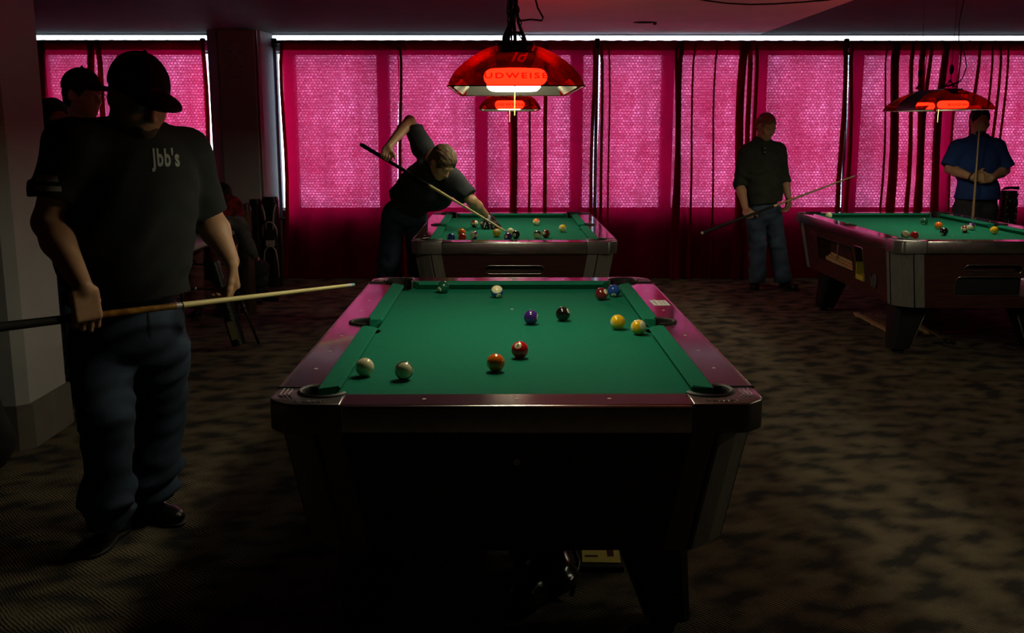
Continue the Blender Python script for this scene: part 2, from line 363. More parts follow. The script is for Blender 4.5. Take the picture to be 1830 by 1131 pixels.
# woven roller shades, one to a window
n_sh = 0
for (xa, xb) in WIN:
    if xb-xa < .2: continue
    if xb < -2.2: a, b = xa+.004, xb-.004
    else: a, b = xa+.004, xb-.004
    if a > -3.9 and b < -2.8: b = -3.0
    dr = .0
    bm = bmesh.new(); bm.faces.new([bm.verts.new(q) for q in ((a, YW+.035, SILL+.02), (b, YW+.035, SILL+.02), (b, YW+.035, HEAD-.01), (a, YW+.035, HEAD-.01))])
    o = thing('roller_shade', '', 'window shade', ((a+b)/2, YW+.035, HEAD-.02), 0, 'woven shades pulled down behind the crimson curtains')
    s_ = bpy.data.objects.new('shade_cloth', None); bpy.data.objects.remove(s_)
    bmesh.ops.translate(bm, vec=-Vector(o.location), verts=bm.verts[:])
    obj('shade_cloth', bm, M['shade'], o)
    bm = bmesh.new(); tube(bm, [(-(b-a)/2+.002, 0, 0), ((b-a)/2-.002, 0, 0)], .016, 12); obj('roller', bm, M['frame'], o, True, 40)
    bm = boxb((0, 0, SILL+.016-(HEAD-.02)), (b-a-.004, .014, .022), .004); obj('bottom_bar', bm, M['frame'], o)
    n_sh += 1
    NAMES = ['window pane nearest the left column', 'second window pane from the left column', 'window pane just left of the grey pier',
             'window pane directly right of the grey pier', 'window pane behind the bending player', 'window pane seen under the two hanging red lamps',
             'window pane above the right corner of the middle table', 'window pane left of the man in the green henley', 'window pane behind the man in the green henley',
             'window pane above the left edge of the right-hand table', 'window pane behind the right-hand red lamp', 'window pane behind the man in blue', 'window pane at the far right edge']
    o['label'] = 'woven roller shade over the ' + NAMES[min(n_sh-1, len(NAMES)-1)]
# pier between the window bands, with its stepped faces
bm = bmesh.new()
prism(bm, [(-2.87, YW), (-2.84, 10.0), (-2.72, 9.93), (-2.38, 9.93), (-2.33, 10.0), (-2.29, YW)], 0, ZC)
struct('wall_pier', bm, M['wall'])
bm = bmesh.new(); box(bm, (-2.722, 9.924, ZC/2), (.012, .012, ZC)); box(bm, (-2.365, 9.95, ZC/2), (.03, .012, ZC)); struct('trim_1', bm, M['brushed'])
# near column on the left
bm = bmesh.new(); cx0, cx1, cy0, cy1, ch = -3.3, -2.28, 4.66, 5.12, .045
colp = [(cx0, cy0), (cx1-ch, cy0), (cx1, cy0+ch), (cx1, cy1-ch*.3), (cx1-ch*.3, cy1), (cx0, cy1)]
prism(bm, colp, 0, ZC); struct('wall_column', bm, M['wall'])
bm = bmesh.new(); g_ = .022
prism(bm, [(cx0-g_, cy0-g_), (cx1-ch+.01, cy0-g_), (cx1+g_, cy0+ch-.01), (cx1+g_, cy1), (cx1-.01, cy1+g_), (cx0-g_, cy1+g_)], 0, .215,
      [(cx0-g_, cy0-g_*.8), (cx1-ch+.01, cy0-g_*.8), (cx1+g_*.8, cy0+ch-.01), (cx1+g_*.8, cy1), (cx1-.01, cy1+g_*.8), (cx0-g_, cy1+g_*.8)])
struct('baseboard_column', bm, M['wall_base'])
# oval wall bracket plate on the pier
br = thing('wall_plate', 'dark oval mounting plate with screw holes high on the grey pier', 'mounting plate', (-2.555, 9.926, 2.16))
bm = bmesh.new(); pts = []
for i in range(24):
    a = 2*PI*i/24; pts.append((.085*(abs(math.cos(a))**.6)*math.copysign(1, math.cos(a)), .17*(abs(math.sin(a))**.6)*math.copysign(1, math.sin(a))))
vs = [bm.verts.new((p[0], -.003, p[1])) for p in pts]; vb = [bm.verts.new((p[0], .003, p[1])) for p in pts]
bm.faces.new(vs); bm.faces.new(vb[::-1])
for i in range(24): bm.faces.new((vs[i], vs[(i+1) % 24], vb[(i+1) % 24], vb[i]))
obj('plate', bm, M['wall'], br)
for (x, z) in ((-.045, .07), (.045, .07), (-.045, -.07), (.045, -.07), (0, .02)):
    bm = bmesh.new(); lathe(bm, [(0, -.004), (.007, -.004), (.008, 0), (0, 0)], (0, 0, 0), 10, 'z'); bmesh.ops.rotate(bm, verts=bm.verts[:], matrix=Matrix.Rotation(PI/2, 3, 'X')); bmesh.ops.translate(bm, vec=(x, -.004, z), verts=bm.verts[:])
    obj('screw', bm, M['blackmatte'], br)
bm = bmesh.new(); tube(bm, [(-.06, -.012, -.16), (-.055, -.02, -.165), (.055, -.02, -.165), (.06, -.012, -.16)], .005, 8); obj('hook', bm, M['chrome'], br, True)
bm = bmesh.new(); tube(bm, [(-.06, -.012, .165), (.05, -.012, .17)], .004, 8); obj('bracket', bm, M['chrome'], br, True)

# ---------------------------------------------------------------- pipe and drape: uprights, cross bars, sheer panels
YC = 10.22
def pole(x, label, tip=0.0):
    t = thing('drape_pole', label, 'drape pole', (x, YC+.07, 0), 0, 'uprights holding the crimson curtains')
    bm = bmesh.new(); tube(bm, [(0, 0, .012), (tip, 0, 2.36)], .018, 14); obj('upright', bm, M['steel'], t, True, 40)
    bm = bmesh.new(); lathe(bm, [(0, 2.385), (.02, 2.385), (.028, 2.375), (.028, 2.30), (.02, 2.29), (0, 2.29)], c=(tip, 0, 0), n=16); obj('cap', bm, M['black'], t, True, 40)
    bm = boxb((0, 0, .006), (.14, .10, .01), .003); obj('base_plate', bm, M['black'], t)
    return t
poles = [(-2.965, 'steel drape pole beside the bright slit left of the grey pier'), (-2.262, 'steel drape pole beside the bright slit right of the grey pier'), (.93, 'steel drape pole between the middle and right curtain spans, left of the green-shirted man'),
         (3.42, 'bright steel drape pole between the man in green and the right-hand lamp')]
for x, l in poles: pole(x if x < 3 else 3.49, l, 0 if x < 3 else -.085)
def bar(xa, xb, label):
    bm = bmesh.new(); tube(bm, [(xa, YC-.012, 2.338), (xb, YC-.012, 2.338)], .0135, 12)
    o = obj('drape_rod', bm, M['black'], None, True, 40); tag(o, label, 'curtain rod', 'horizontal rods the curtains are gathered on')
bar(-4.85, -2.985, 'dark rod carrying the curtains left of the grey pier')
bar(-2.242, .91, 'dark rod carrying the curtains behind the bending player')
bar(.95, 3.40, 'dark rod carrying the curtains behind the man in green')
bar(3.44, 6.5, 'dark rod carrying the curtains behind the man in blue')
def pxX(u): return (u-900)/1800*(YC*.983+.02)   # real x of a fold at curtain distance
def curtain(xa, xb, label, gathers, seed, lay=0.0, lean=0.0):
    """one sheer panel; gathers = [(x, width, layers)] where the cloth doubles back on itself"""
    rnd = random.Random(seed)
    if seed in (2, 4, 5, 7, 8, 10, 11): xa -= .022; lay -= .006
    gathers = [(g[0], g[1]*1.35+.004, g[2]+2) for g in gathers]
    # path along x in plan: list of (x, y)
    path = []; x = xa; gs = sorted(gathers); amp = .016
    ph = rnd.uniform(0, 6); f1 = rnd.uniform(9, 14); f2 = rnd.uniform(21, 33)
    def wav(x_): return amp*math.sin(f1*x_+ph) + amp*.5*math.sin(f2*x_+ph*2.3)
    gi = 0
    while x < xb-1e-4:
        if gi < len(gs) and x >= gs[gi][0]-gs[gi][1]/2:
            g0, gw, nl = gs[gi]; xs, xe = g0-gw/2, g0+gw/2
            for l in range(nl):
                pa, pb = (xs, xe) if l % 2 == 0 else (xe, xs)
                sh = rnd.uniform(-.12, .12)*gw
                for q in range(9):
                    t = q/8; xx = pa+(pb-pa)*t; xx = min(max(xx + sh*math.sin(PI*t), xs-.002), xe+.002)
                    path.append((xx, wav(xs)*(1-t if l == 0 else 0) - .012 - .010*l + .006*math.sin(PI*t), 1))
            x = xe+.004; gi += 1
        else:
            path.append((x, wav(x), 0)); x += .0125
    path.append((xb, wav(xb), 0))
    zs = [2.352, 2.325, 2.30, 2.262, 2.15, 1.9, 1.6, 1.3, 1.0, .7, .45, .25, .1, .006]
    me = bpy.data.meshes.new('curtain_panel'); vs = []; fs = []
    n = len(path)
    for j, z in enumerate(zs):
        k = max(0., (2.3-z)/2.3)
        for (px, py, g) in path:
            dx = lean*k + .010*math.sin(3*z+seed+px*2)*(k > .03) + (.012*math.sin(2.2*z+seed*2) if g else 0)
            flare = 1 + .25*k*(1 if g else 0)
            yy = py*(.45+.75*k)*flare + (.004*math.sin(60*px) if j < 2 else 0)
            if j == 0: yy = -.004*math.sin(50*px)
            vs.append((px+dx, YC+lay-.02+yy, z + (.006*math.sin(40*px+seed) if j == 0 else 0)))
    for j in range(len(zs)-1):
        for i in range(n-1):
            fs.append((j*n+i, j*n+i+1, (j+1)*n+i+1, (j+1)*n+i))
    me.from_pydata(vs, [], fs); me.update()
    me.materials.append(M['curtain'])
    o = link_mesh('sheer_curtain', me, None, None, True); tag(o, label, 'curtain', 'sheer crimson curtain panels along the windows')
    # rod pocket / header: a second, thicker strip of cloth round the rod
    hv = []; hf = []; hp = [(xa + (xb-xa)*i/90) for i in range(91)]
    prof = [(-.031, 2.263), (-.031, 2.318), (-.024, 2.352), (.0, 2.362), (.018, 2.35), (.022, 2.318), (.018, 2.27)]
    for (py, pz) in prof:
        for i, hx in enumerate(hp):
            hv.append((hx, YC+lay+py+.003*math.sin(70*hx+seed), pz+(.0015*math.sin(46*hx+seed) if pz > 2.3 else 0)))
    for j in range(len(prof)-1):
        for i in range(90): hf.append((j*91+i, j*91+i+1, (j+1)*91+i+1, (j+1)*91+i))
    hm = bpy.data.meshes.new('rod_pocket'); hm.from_pydata(hv, [], hf); hm.update(); hm.materials.append(M['hem'])
    link_mesh('rod_pocket', hm, None, o, True)
    return o
P = pxX
curtain(-4.85, P(185), 'crimson sheer curtain gathered dark at the far left, behind the men in caps', [(P(82), .05, 3), (P(92), .05, 5), (P(178), .04, 4)], 1)
curtain(P(185)+.004, P(379), 'crimson sheer curtain filling the window behind the cap of the big man', [(P(192), .03, 3), (P(374), .02, 3)], 2)
curtain(P(511), P(716), 'bright crimson sheer curtain between the grey pier and the raised elbow of the bending player', [(P(514), .02, 2)], 3, lean=-.05)
curtain(P(717), P(912), 'crimson sheer curtain behind the head and shoulders of the bending player', [(P(719), .014, 5)], 4)
curtain(P(913), P(1061), 'crimson sheer curtain with soft folds right of the hanging lamps over the tables', [(P(918), .045, 5), (P(946), .014, 3), (P(974), .025, 3), (P(1058), .02, 3)], 5)
curtain(P(1069), P(1208), 'crimson sheer curtain between the steel pole and the black gathered fold', [(P(1074), .016, 4), (P(1087), .008, 3), (P(1206), .016, 4)], 6)
curtain(P(1209), P(1326), 'crimson sheer curtain just left of the man in the green henley', [(P(1212), .03, 5), (P(1236), .01, 3), (P(1275), .008, 3), (P(1322), .05, 5)], 7)
curtain(P(1327), P(1502), 'crimson sheer curtain behind the man in the green henley', [(P(1331), .03, 3), (P(1343), .02, 3), (P(1498), .022, 4)], 8, lean=.06)
curtain(P(1511), P(1648), 'crimson sheer curtain with straight dark pleats left of the right-hand lamp', [(P(1514), .02, 4), (P(1592), .05, 6), (P(1576), .006, 3), (P(1622), .02, 4), (P(1640), .035, 5)], 9, lean=.02)
curtain(P(1649), P(1742), 'narrow crimson sheer curtain with dark pleats behind the right-hand lamp', [(P(1653), .02, 4), (P(1678), .04, 6), (P(1706), .006, 2), (P(1738), .012, 4)], 10, lean=-.04)
curtain(P(1743), 6.5, 'crimson sheer curtain at the right edge behind the man in blue', [(P(1758), .008, 3), (P(1773), .012, 3), (P(1786), .008, 3)], 11)

# ceiling fittings
t = thing('ceiling_bracket', 'small flat metal loop bracket fixed under the pale ceiling', 'ceiling fitting', tuple(atZ(1152, 40, ZC-.004)))
bm = bmesh.new()
ring = [(.085*math.cos(a), .05*math.sin(a), 0) for a in [2*PI*i/20 for i in range(21)]]
tube(bm, ring, .004, 8, False); obj('loop', bm, M['blackmatte'], t, True)
bm = bmesh.new(); lathe(bm, [(0, -.02), (.014, -.02), (.016, -.012), (.016, .003), (0, .003)], (.09, 0, 0), 14); obj('head', bm, M['blackmatte'], t, True, 40)
bm = bmesh.new(); tube(bm, [(-.10, 0, 0), (.085, 0, 0)], .004, 8); obj('stem', bm, M['blackmatte'], t, True)
pts = [atZ(u, v, ZC-.008-d) for (u, v, d) in ((1180, -18, 0), (1215, -8, 0), (1262, 1, 0), (1300, 6, .02), (1340, 8, .03), (1385, 7, .03), (1430, 4, .02), (1480, 0, 0), (1540, -10, 0))]
bm = bmesh.new(); tube(bm, pts, .006, 8); o = obj('ceiling_cable', bm, M['cable'], None, True); tag(o, 'thin black cable sagging across the pale part of the ceiling', 'cable')
# ---------------------------------------------------------------- pool tables
TA, TB, TT, BED = .667, 1.15, .80, .765
def octa(hx, hy, ch): return [(hx-ch, -hy), (hx, -hy+ch), (hx, hy-ch), (hx-ch, hy), (-hx+ch, hy), (-hx, hy-ch), (-hx, -hy+ch), (-hx+ch, -hy)]
def cyl_cutter(x, y, r, z0, z1):
    bm = bmesh.new(); prism(bm, [(x+r*math.cos(2*PI*i/40), y+r*math.sin(2*PI*i/40)) for i in range(40)], z0, z1); return obj('cut', bm, None)
def stadium(cx, cz, hw, hh, rad, n=8):
    pts = []
    for (sx, sz, a0) in ((1, 1, 0), (-1, 1, PI/2), (-1, -1, PI), (1, -1, 1.5*PI)):
        for i in range(n+1):
            a = a0+PI/2*i/n; pts.append((cx+sx*(hw-rad)+rad*math.cos(a), cz+sz*(hh-rad)+rad*math.sin(a)))
    return pts
def make_table(label, text_ok=True, slots=True, side_window=True):
    t = thing('pool_table', label, 'pool table', (0, 0, 0), 0, 'coin-operated pool tables in the hall')
    cuts = []
    for sx in (-1, 1):
        for sy in (-1, 1): cuts.append(cyl_cutter(sx*(TA-.135), sy*(TB-.135), .060, .5, .9))
    mids = [cyl_cutter(sx*(TA-.118), 0, .053, .5, .9) for sx in (-1, 1)]
    # cabinet
    zt, zb = .735, .352
    bm = bmesh.new(); prism(bm, octa(.588, 1.06, .10), zb, zt, octa(.648, 1.125, .10)); cab = obj('cabinet', bm, M['wood'], t)
    cc = []
    # cut the ball-return openings
    if slots:
        for (cz, hw, hh, rd) in ((.615, .19, .027, .026), (.500, .235, .062, .03)):
            b2 = bmesh.new(); p = stadium(0, cz, hw, hh, rd)
            v1 = [b2.verts.new((q[0], -1.30, q[1])) for q in p]; v2 = [b2.verts.new((q[0], -1.02, q[1])) for q in p]
            b2.faces.new(v1); b2.faces.new(v2[::-1])
            for i in range(len(p)): b2.faces.new((v1[i], v1[(i+1) % len(p)], v2[(i+1) % len(p)], v2[i]))
            bmesh.ops.recalc_face_normals(b2, faces=b2.faces[:]); cc.append(obj('cut', b2, None))
    if side_window:
        for (ya, yb, za, zb2) in ((-.24, .58, .475, .655), (-.475, -.305, .435, .68)):
            b2 = bmesh.new(); box(b2, (-.62, (ya+yb)/2, (za+zb2)/2), (.20, yb-ya, zb2-za)); cc.append(obj('cut', b2, None))
    if cc: boolean(cab, cc); kill(cc)
    # frames round openings
    def bez(pts3, r, nm, mt=M['chrome']):
        bm = bmesh.new(); tube(bm, pts3+[pts3[0]], r, 6, False); return obj(nm, bm, mt, cab, True)
    def faceY(z): return -(1.06+(1.125-1.06)*(z-zb)/(zt-zb))-.001
    def faceX(z): return -(.588+(.648-.588)*(z-zb)/(zt-zb))-.001
    if slots:
        bez([(q[0], faceY(q[1]), q[1]) for q in stadium(0, .615, .19, .027, .026)], .0035, 'ball_return_rim')
        bez([(q[0], faceY(q[1]), q[1]) for q in stadium(0, .500, .235, .062, .03)], .0035, 'ball_tray_rim')
        bm = boxb((0, -1.045, .49), (.46, .03, .10), .004); obj('ball_tray', bm, M['black'], cab)
    if side_window:
        for (ya, yb, za, zb2, nm) in ((-.24, .58, .475, .655, 'side_window_rim'), (-.475, -.305, .435, .68, 'coin_window_rim')):
            p = [(q[0], q[1]) for q in stadium((ya+yb)/2, (za+zb2)/2, (yb-ya)/2, (zb2-za)/2, .012, 3)]
            bez([(faceX(q[1]), q[0], q[1]) for q in p], .003 if 'side' in nm else .0045, nm, M['blackmatte'] if 'side' in nm else M['chrome'])
        bm = bmesh.new()
        for k, (x_, z_) in enumerate(((-.565, .497), (-.585, .485), (-.548, .514))):
            box(bm, (x_, .13, z_), (.014, .66, .028), Matrix.Rotation(.025, 3, 'X'))
        obj('ball_rack', bm, M['lightwood'], cab)
        bm = bmesh.new(); bmesh.ops.create_uvsphere(bm, u_segments=20, v_segments=12, radius=.0285, matrix=Matrix.Translation((-.567, -.20, .545))); obj('trapped_ball', bm, M['chalk'], cab, True)['label'] = 'cream ball lying in the side window'
        bm = bmesh.new(); box(bm, (-.57, -.39, .455), (.09, .15, .035)); box(bm, (-.57, -.312, .50), (.09, .012, .12)); obj('coin_tray', bm, M['yellow'], cab)['label'] = 'yellow plastic coin tray'
        bm = bmesh.new(); tube(bm, [(-.575, .24, .48), (-.575, .235, .652)], .005, 8); obj('window_stay', bm, M['brushed'], cab, True)
    # lock on the closed end
    def disc(y, z, r, sgn, nm, mt):
        b2 = bmesh.new(); lathe(b2, [(0, .006), (r*.55, .006), (r*.6, .009), (r*.9, .009), (r, .004), (r, 0)], n=20)
        bmesh.ops.rotate(b2, verts=b2.verts[:], matrix=Matrix.Rotation(-sgn*PI/2, 3, 'X')); bmesh.ops.translate(b2, vec=(0, y, z), verts=b2.verts[:]); return obj(nm, b2, mt, cab, True, 40)
    disc(1.1072, .63, .011, 1, 'lock', M['chrome'])
    # corner plates wrapping the chamfers
    for sx in (-1, 1):
        for sy in (-1, 1):
            bm = bmesh.new(); rows = []
            for (z, hx, hy) in ((zt-.002, .648, 1.125), (zb+.002, .588, 1.06)):
                o_ = .004; wr = .075; c = .10
                ln = [(hx-c-wr, hy+o_), (hx-c-.008, hy+o_), (hx-c+.004, hy+o_), (hx-c*.5+.5*o_+.006, hy-c*.5+.5*o_+.006), (hx+o_, hy-c+.004), (hx+o_, hy-c-.008), (hx+o_, hy-c-wr)]
                rows.append([bm.verts.new((sx*p[0], sy*p[1], z)) for p in ln]); rows.append([bm.verts.new((sx*(p[0]-.0035*(1 if i > 2 else .3)), sy*(p[1]-.0035*(1 if i < 4 else .3)), z)) for i, p in enumerate(ln)])
            for i in range(6):
                bm.faces.new((rows[0][i], rows[0][i+1], rows[2][i+1], rows[2][i])); bm.faces.new((rows[1][i], rows[3][i], rows[3][i+1], rows[1][i+1]))
                bm.faces.new((rows[2][i], rows[2][i+1], rows[3][i+1], rows[3][i]))
                bm.faces.new((rows[0][i], rows[1][i], rows[1][i+1], rows[0][i+1]))
            for i in (0, 6): bm.faces.new((rows[0][i], rows[2][i], rows[3][i], rows[1][i]))
            obj('corner_plate', bm, M['brushed'], t)
            # ribs along the plate edges
            bm = bmesh.new()
            for i in (1, 5):
                pa = (.648-.10-.008, 1.125+.006) if i == 1 else (.648+.006, 1.125-.10-.008); pb = (.588-.10-.008, 1.06+.006) if i == 1 else (.588+.006, 1.06-.10-.008)
                tube(bm, [(sx*pa[0], sy*pa[1], zt-.003), (sx*pb[0], sy*pb[1], zb+.003)], .004, 8)
            obj('corner_rib', bm, M['blackmatte'], t, True)
            # leg
            bm = bmesh.new(); cx, cy = sx*.40, sy*.76; dx, dy = sx*.47, sy*.80
            def oc(x, y, h, c): return [(x+p[0], y+p[1]) for p in octa(h, h, c)]
            prism(bm, oc(dx, dy, .066, .018), .03, .36, oc(cx, cy, .115, .028)); lg = obj('leg', bm, M['leg'], t)
            bm = bmesh.new(); tube(bm, [(dx-sx*.066, dy+sy*.049, .034), (cx-sx*.115, cy+sy*.088, .35)], .004, 6); obj('leg_edge', bm, M['brushed'], lg, True)
            bm = bmesh.new(); lathe(bm, [(0, 0), (.04, 0), (.042, .008), (.02, .016), (.014, .032), (0, .032)], (dx, dy, 0), 18); obj('levelling_foot', bm, M['blackmatte'], lg, True, 40)
            # corner casting
            a, b = TA, TB
            pl = [(a, b-.175), (a, b-.055), (a-.055, b), (a-.20, b), (a-.20, b-.112), (a-.112, b-.175)]
            bm = bmesh.new(); prism(bm, [(sx*p[0], sy*p[1]) for p in pl], .722, TT+.003)
            bmesh.ops.recalc_face_normals(bm, faces=bm.faces[:])
            bmesh.ops.bevel(bm, geom=[e for e in bm.edges if abs(e.verts[0].co.z-e.verts[1].co.z) > .05 and abs(e.verts[0].co.x) > .45 and abs(e.verts[0].co.y) > .9 and max(abs(e.verts[0].co.x)-TA, abs(e.verts[0].co.y)-TB) > -.001 and min(TA-abs(e.verts[0].co.x), TB-abs(e.verts[0].co.y)) < .06 and not (abs(e.verts[0].co.x) < TA-.15 or abs(e.verts[0].co.y) < TB-.15)], offset=.018, segments=4, affect='EDGES', profile=.5)
            bmesh.ops.bevel(bm, geom=[e for e in bm.edges if all(v.co.z > .79 for v in e.verts)], offset=.007, segments=3, affect='EDGES', profile=.5)
            cs = obj('corner_casting', bm, M['cast'], t, True, 35); boolean(cs, [c for c in cuts if abs(c.data.vertices[0].co.x-.06-sx*(TA-.135)) < .1 and abs(c.data.vertices[0].co.y-sy*(TB-.135)) < .1])
            # embossed word along the end rail side and edge ribs along the side
            if text_ok:
                me = text_mesh('VALLEY', .021, .0012, .0008, space=1.25)
                w = link_mesh('embossed_word', me, M['cast'], cs, False); w['label'] = 'raised metal lettering'
                w.location = (sx*(a-.118), sy*(b-.026), TT+.0035); w.rotation_euler = (0, 0, 0 if sy < 0 else PI)
            bm = bmesh.new()
            for q in range(3):
                xx = a-.020-.012*q
                tube(bm, [(sx*xx, sy*(b-.165+.004*q), TT+.003), (sx*xx, sy*(b-.09), TT+.0035), (sx*(xx-.016), sy*(b-.068), TT+.003)], .0022, 6)
            obj('casting_rib', bm, M['cast'], cs, True)
            # pocket: inner cup plus raised rubber horseshoe
            px_, py_ = sx*(a-.135), sy*(b-.135); ang = math.atan2(sy, sx)
            bm = bmesh.new(); lathe(bm, [(.0, .60), (.054, .60), (.0592, .64), (.0592, .7635), (.0545, .7635), (.0545, .645), (.0, .605)], (px_, py_, 0), 30)
            lathe(bm, [(.0592, .765), (.0592, .799), (.0592, TT+.006), (.066, TT+.010), (.073, TT+.006), (.0735, TT+.0028), (.0535, TT+.0028), (.0535, .765), (.0592, .765)], (px_, py_, 0), 30, 'z', ang-1.95, ang+1.95)
            obj('corner_pocket', bm, M['rubber'], t, True, 50)
    # side pockets
    for sx in (-1, 1):
        px_ = sx*(TA-.118); ang = 0 if sx > 0 else PI
        bm = bmesh.new(); lathe(bm, [(.0, .60), (.048, .60), (.052, .64), (.052, .7635), (.048, .7635), (.048, .645), (.0, .605)], (px_, 0, 0), 30)
        lathe(bm, [(.052, .765), (.052, TT+.004), (.058, TT+.008), (.067, TT+.005), (.0675, TT+.0006), (.047, TT+.0006), (.047, .765), (.052, .765)], (px_, 0, 0), 30, 'z', ang-1.65, ang+1.65)
        obj('side_pocket', bm, M['rubber'], t, True, 50)
    # bed
    bm = bmesh.new(); box(bm, (0, 0, (BED+.737)/2), (1.118, 2.01+.05, BED-.737)); bed = obj('bed_cloth', bm, M['cloth'], t); boolean(bed, cuts+mids)
    bm = bmesh.new(); lathe(bm, [(0, .0006), (.006, .0006), (.0065, 0)], (0, -.47, BED+.0002), 14); sp = obj('foot_spot', bm, M['chalk'], bed, False)
    # long rails
    for sx in (-1, 1):
        bm = bmesh.new(); box(bm, (sx*(TA-.057), 0, (.738+TT)/2), (.106, 2*(TB-.1755), TT-.738))
        rl = obj('side_rail', bm, M['rail'], t); boolean(rl, mids)
        bm = boxb((sx*(TA-.002), 0, .766), (.014, 2*(TB-.176), .070), .0066, 4); obj('metal_edge', bm, M['chrome'], rl, True, 40)
        for s in (-1, 1):
            bm = bmesh.new(); box(bm, (sx*(TA-.055), s*(TB-.1755), TT-.006), (.114, .007, .0235)); obj('rail_seam', bm, M['rubber'], rl)
        for k in (1, 2, 3):
            for s in (-1, 1):
                bm = bmesh.new(); lathe(bm, [(0, .0007), (.0055, .0007), (.006, 0)], (sx*(TA-.062), s*.246*k, TT), 12); obj('sight', bm, M['chalk'], rl)
        for s in (-1, 1):          # cushions
            y0n, y1n, y0b, y1b = .078, TB-.215, .050, TB-.172
            bm = bmesh.new(); prof = [(TA-.111, TT, 0), (.506, TT-.003, 1), (.500, TT-.010, 1), (.523, BED+.001, .6), (TA-.111, BED+.001, 0)]
            r0 = [bm.verts.new((sx*x_, s*(y0b+(y0n-y0b)*w_), z_)) for (x_, z_, w_) in prof]; r1 = [bm.verts.new((sx*x_, s*(y1b+(y1n-y1b)*w_), z_)) for (x_, z_, w_) in prof]
            for i in range(5): bm.faces.new((r0[i], r0[(i+1) % 5], r1[(i+1) % 5], r1[i]))
            bm.faces.new(r0); bm.faces.new(r1[::-1])
            obj('cushion', bm, M['cloth'], rl)
    for sy in (-1, 1):
        bm = bmesh.new(); box(bm, (0, sy*(TB-.057), (.738+TT)/2), (2*(TA-.2005), .106, TT-.738)); rl = obj('end_rail', bm, M['rail'], t)
        bm = boxb((0, sy*(TB-.002), .760), (2*(TA-.201), .018, .078), .0085, 5); obj('metal_edge', bm, M['chrome'], rl, True, 40)
        for x_ in (-.25, 0, .25):
            bm = bmesh.new(); lathe(bm, [(0, .0007), (.0055, .0007), (.006, 0)], (x_, sy*(TB-.062), TT), 12); obj('sight', bm, M['chalk'], rl)
        bm = bmesh.new(); xb_, xn = TA-.198, TA-.232
        yb_, yn = TB-.111, TB-.167
        prof = [(yb_, TT, 0), (yn+.006, TT-.003, 1), (yn, TT-.010, 1), (yn+.023, BED+.001, .6), (yb_, BED+.001, 0)]
        r0 = [bm.verts.new((-(xb_+(xn-xb_)*w_), sy*y_, z_)) for (y_, z_, w_) in prof]; r1 = [bm.verts.new(((xb_+(xn-xb_)*w_), sy*y_, z_)) for (y_, z_, w_) in prof]
        for i in range(5): bm.faces.new((r0[i], r0[(i+1) % 5], r1[(i+1) % 5], r1[i]))
        bm.faces.new(r0); bm.faces.new(r1[::-1]); obj('cushion', bm, M['cloth'], rl)
    kill(cuts+mids)
    return t
T1 = (.035, 3.72); T2 = (.07, 7.57); T3 = (3.185, 7.57); T4 = (3.16, 3.70)
tab2 = make_table('pool table in the middle distance that a bending player leans over')
tab2.location = (T2[0], T2[1], 0)
dup(tab2, (T3[0], T3[1], 0), 0, 'pool table on the right with an open side window, by the man in blue')
dup(tab2, (T4[0], T4[1], 0), 0, 'pool table of which one corner shows at the right edge')
dup(tab2, (T1[0], T1[1], 0), PI, 'nearest pool table in the centre foreground, white notice on its rail')

# ---------------------------------------------------------------- balls
R = .0286
COLS = {1: (.95, .55, .012), 2: (.015, .07, .32), 3: (.68, .010, .012), 4: (.060, .020, .20), 5: (.90, .17, .008), 6: (.006, .085, .045), 7: (.17, .012, .016), 8: (.008, .008, .008)}
CREAM = (.88, .84, .52)
def ball_mat(n):
    m = bpy.data.materials.new('ball enamel'); m.use_nodes = True; nt = m.node_tree; L = nt.links.new
    b = nt.nodes['Principled BSDF']; b.inputs['Roughness'].default_value = .07; b.inputs['Coat Weight'].default_value = .5; b.inputs['Coat Roughness'].default_value = .04
    if n == 0:
        b.inputs['Base Color'].default_value = c4(CREAM)
        return m
    col = COLS[n if n <= 8 else n-8]
    tc = nd(nt, 'ShaderNodeTexCoord'); sp = nd(nt, 'ShaderNodeSeparateXYZ'); L(tc.outputs['Object'], sp.inputs[0])
    ab = nd(nt, 'ShaderNodeMath', operation='ABSOLUTE'); L(sp.outputs['X'], ab.inputs[0])
    g1 = nd(nt, 'ShaderNodeMath', operation='GREATER_THAN'); L(ab.outputs[0], g1.inputs[0]); g1.inputs[1].default_value = .0259   # number discs
    if n > 8:
        az = nd(nt, 'ShaderNodeMath', operation='ABSOLUTE'); L(sp.outputs['Z'], az.inputs[0])
        g2 = nd(nt, 'ShaderNodeMath', operation='GREATER_THAN'); L(az.outputs[0], g2.inputs[0]); g2.inputs[1].default_value = .0150
        mxm = nd(nt, 'ShaderNodeMath', operation='MAXIMUM'); L(g1.outputs[0], mxm.inputs[0]); L(g2.outputs[0], mxm.inputs[1]); f = mxm
    else: f = g1
    mx = nd(nt, 'ShaderNodeMix', data_type='RGBA'); L(f.outputs[0], mx.inputs[0]); mx.inputs[6].default_value = c4(col); mx.inputs[7].default_value = c4(CREAM)
    L(mx.outputs[2], b.inputs['Base Color']); return m
BM = {}; SPH = bmesh.new(); bmesh.ops.create_uvsphere(SPH, u_segments=40, v_segments=24, radius=R); SPHME = bpy.data.meshes.new('ball'); SPH.to_mesh(SPHME)
SPHME.polygons.foreach_set('use_smooth', [True]*len(SPHME.polygons))
NUM = {}
CREAM_M = None
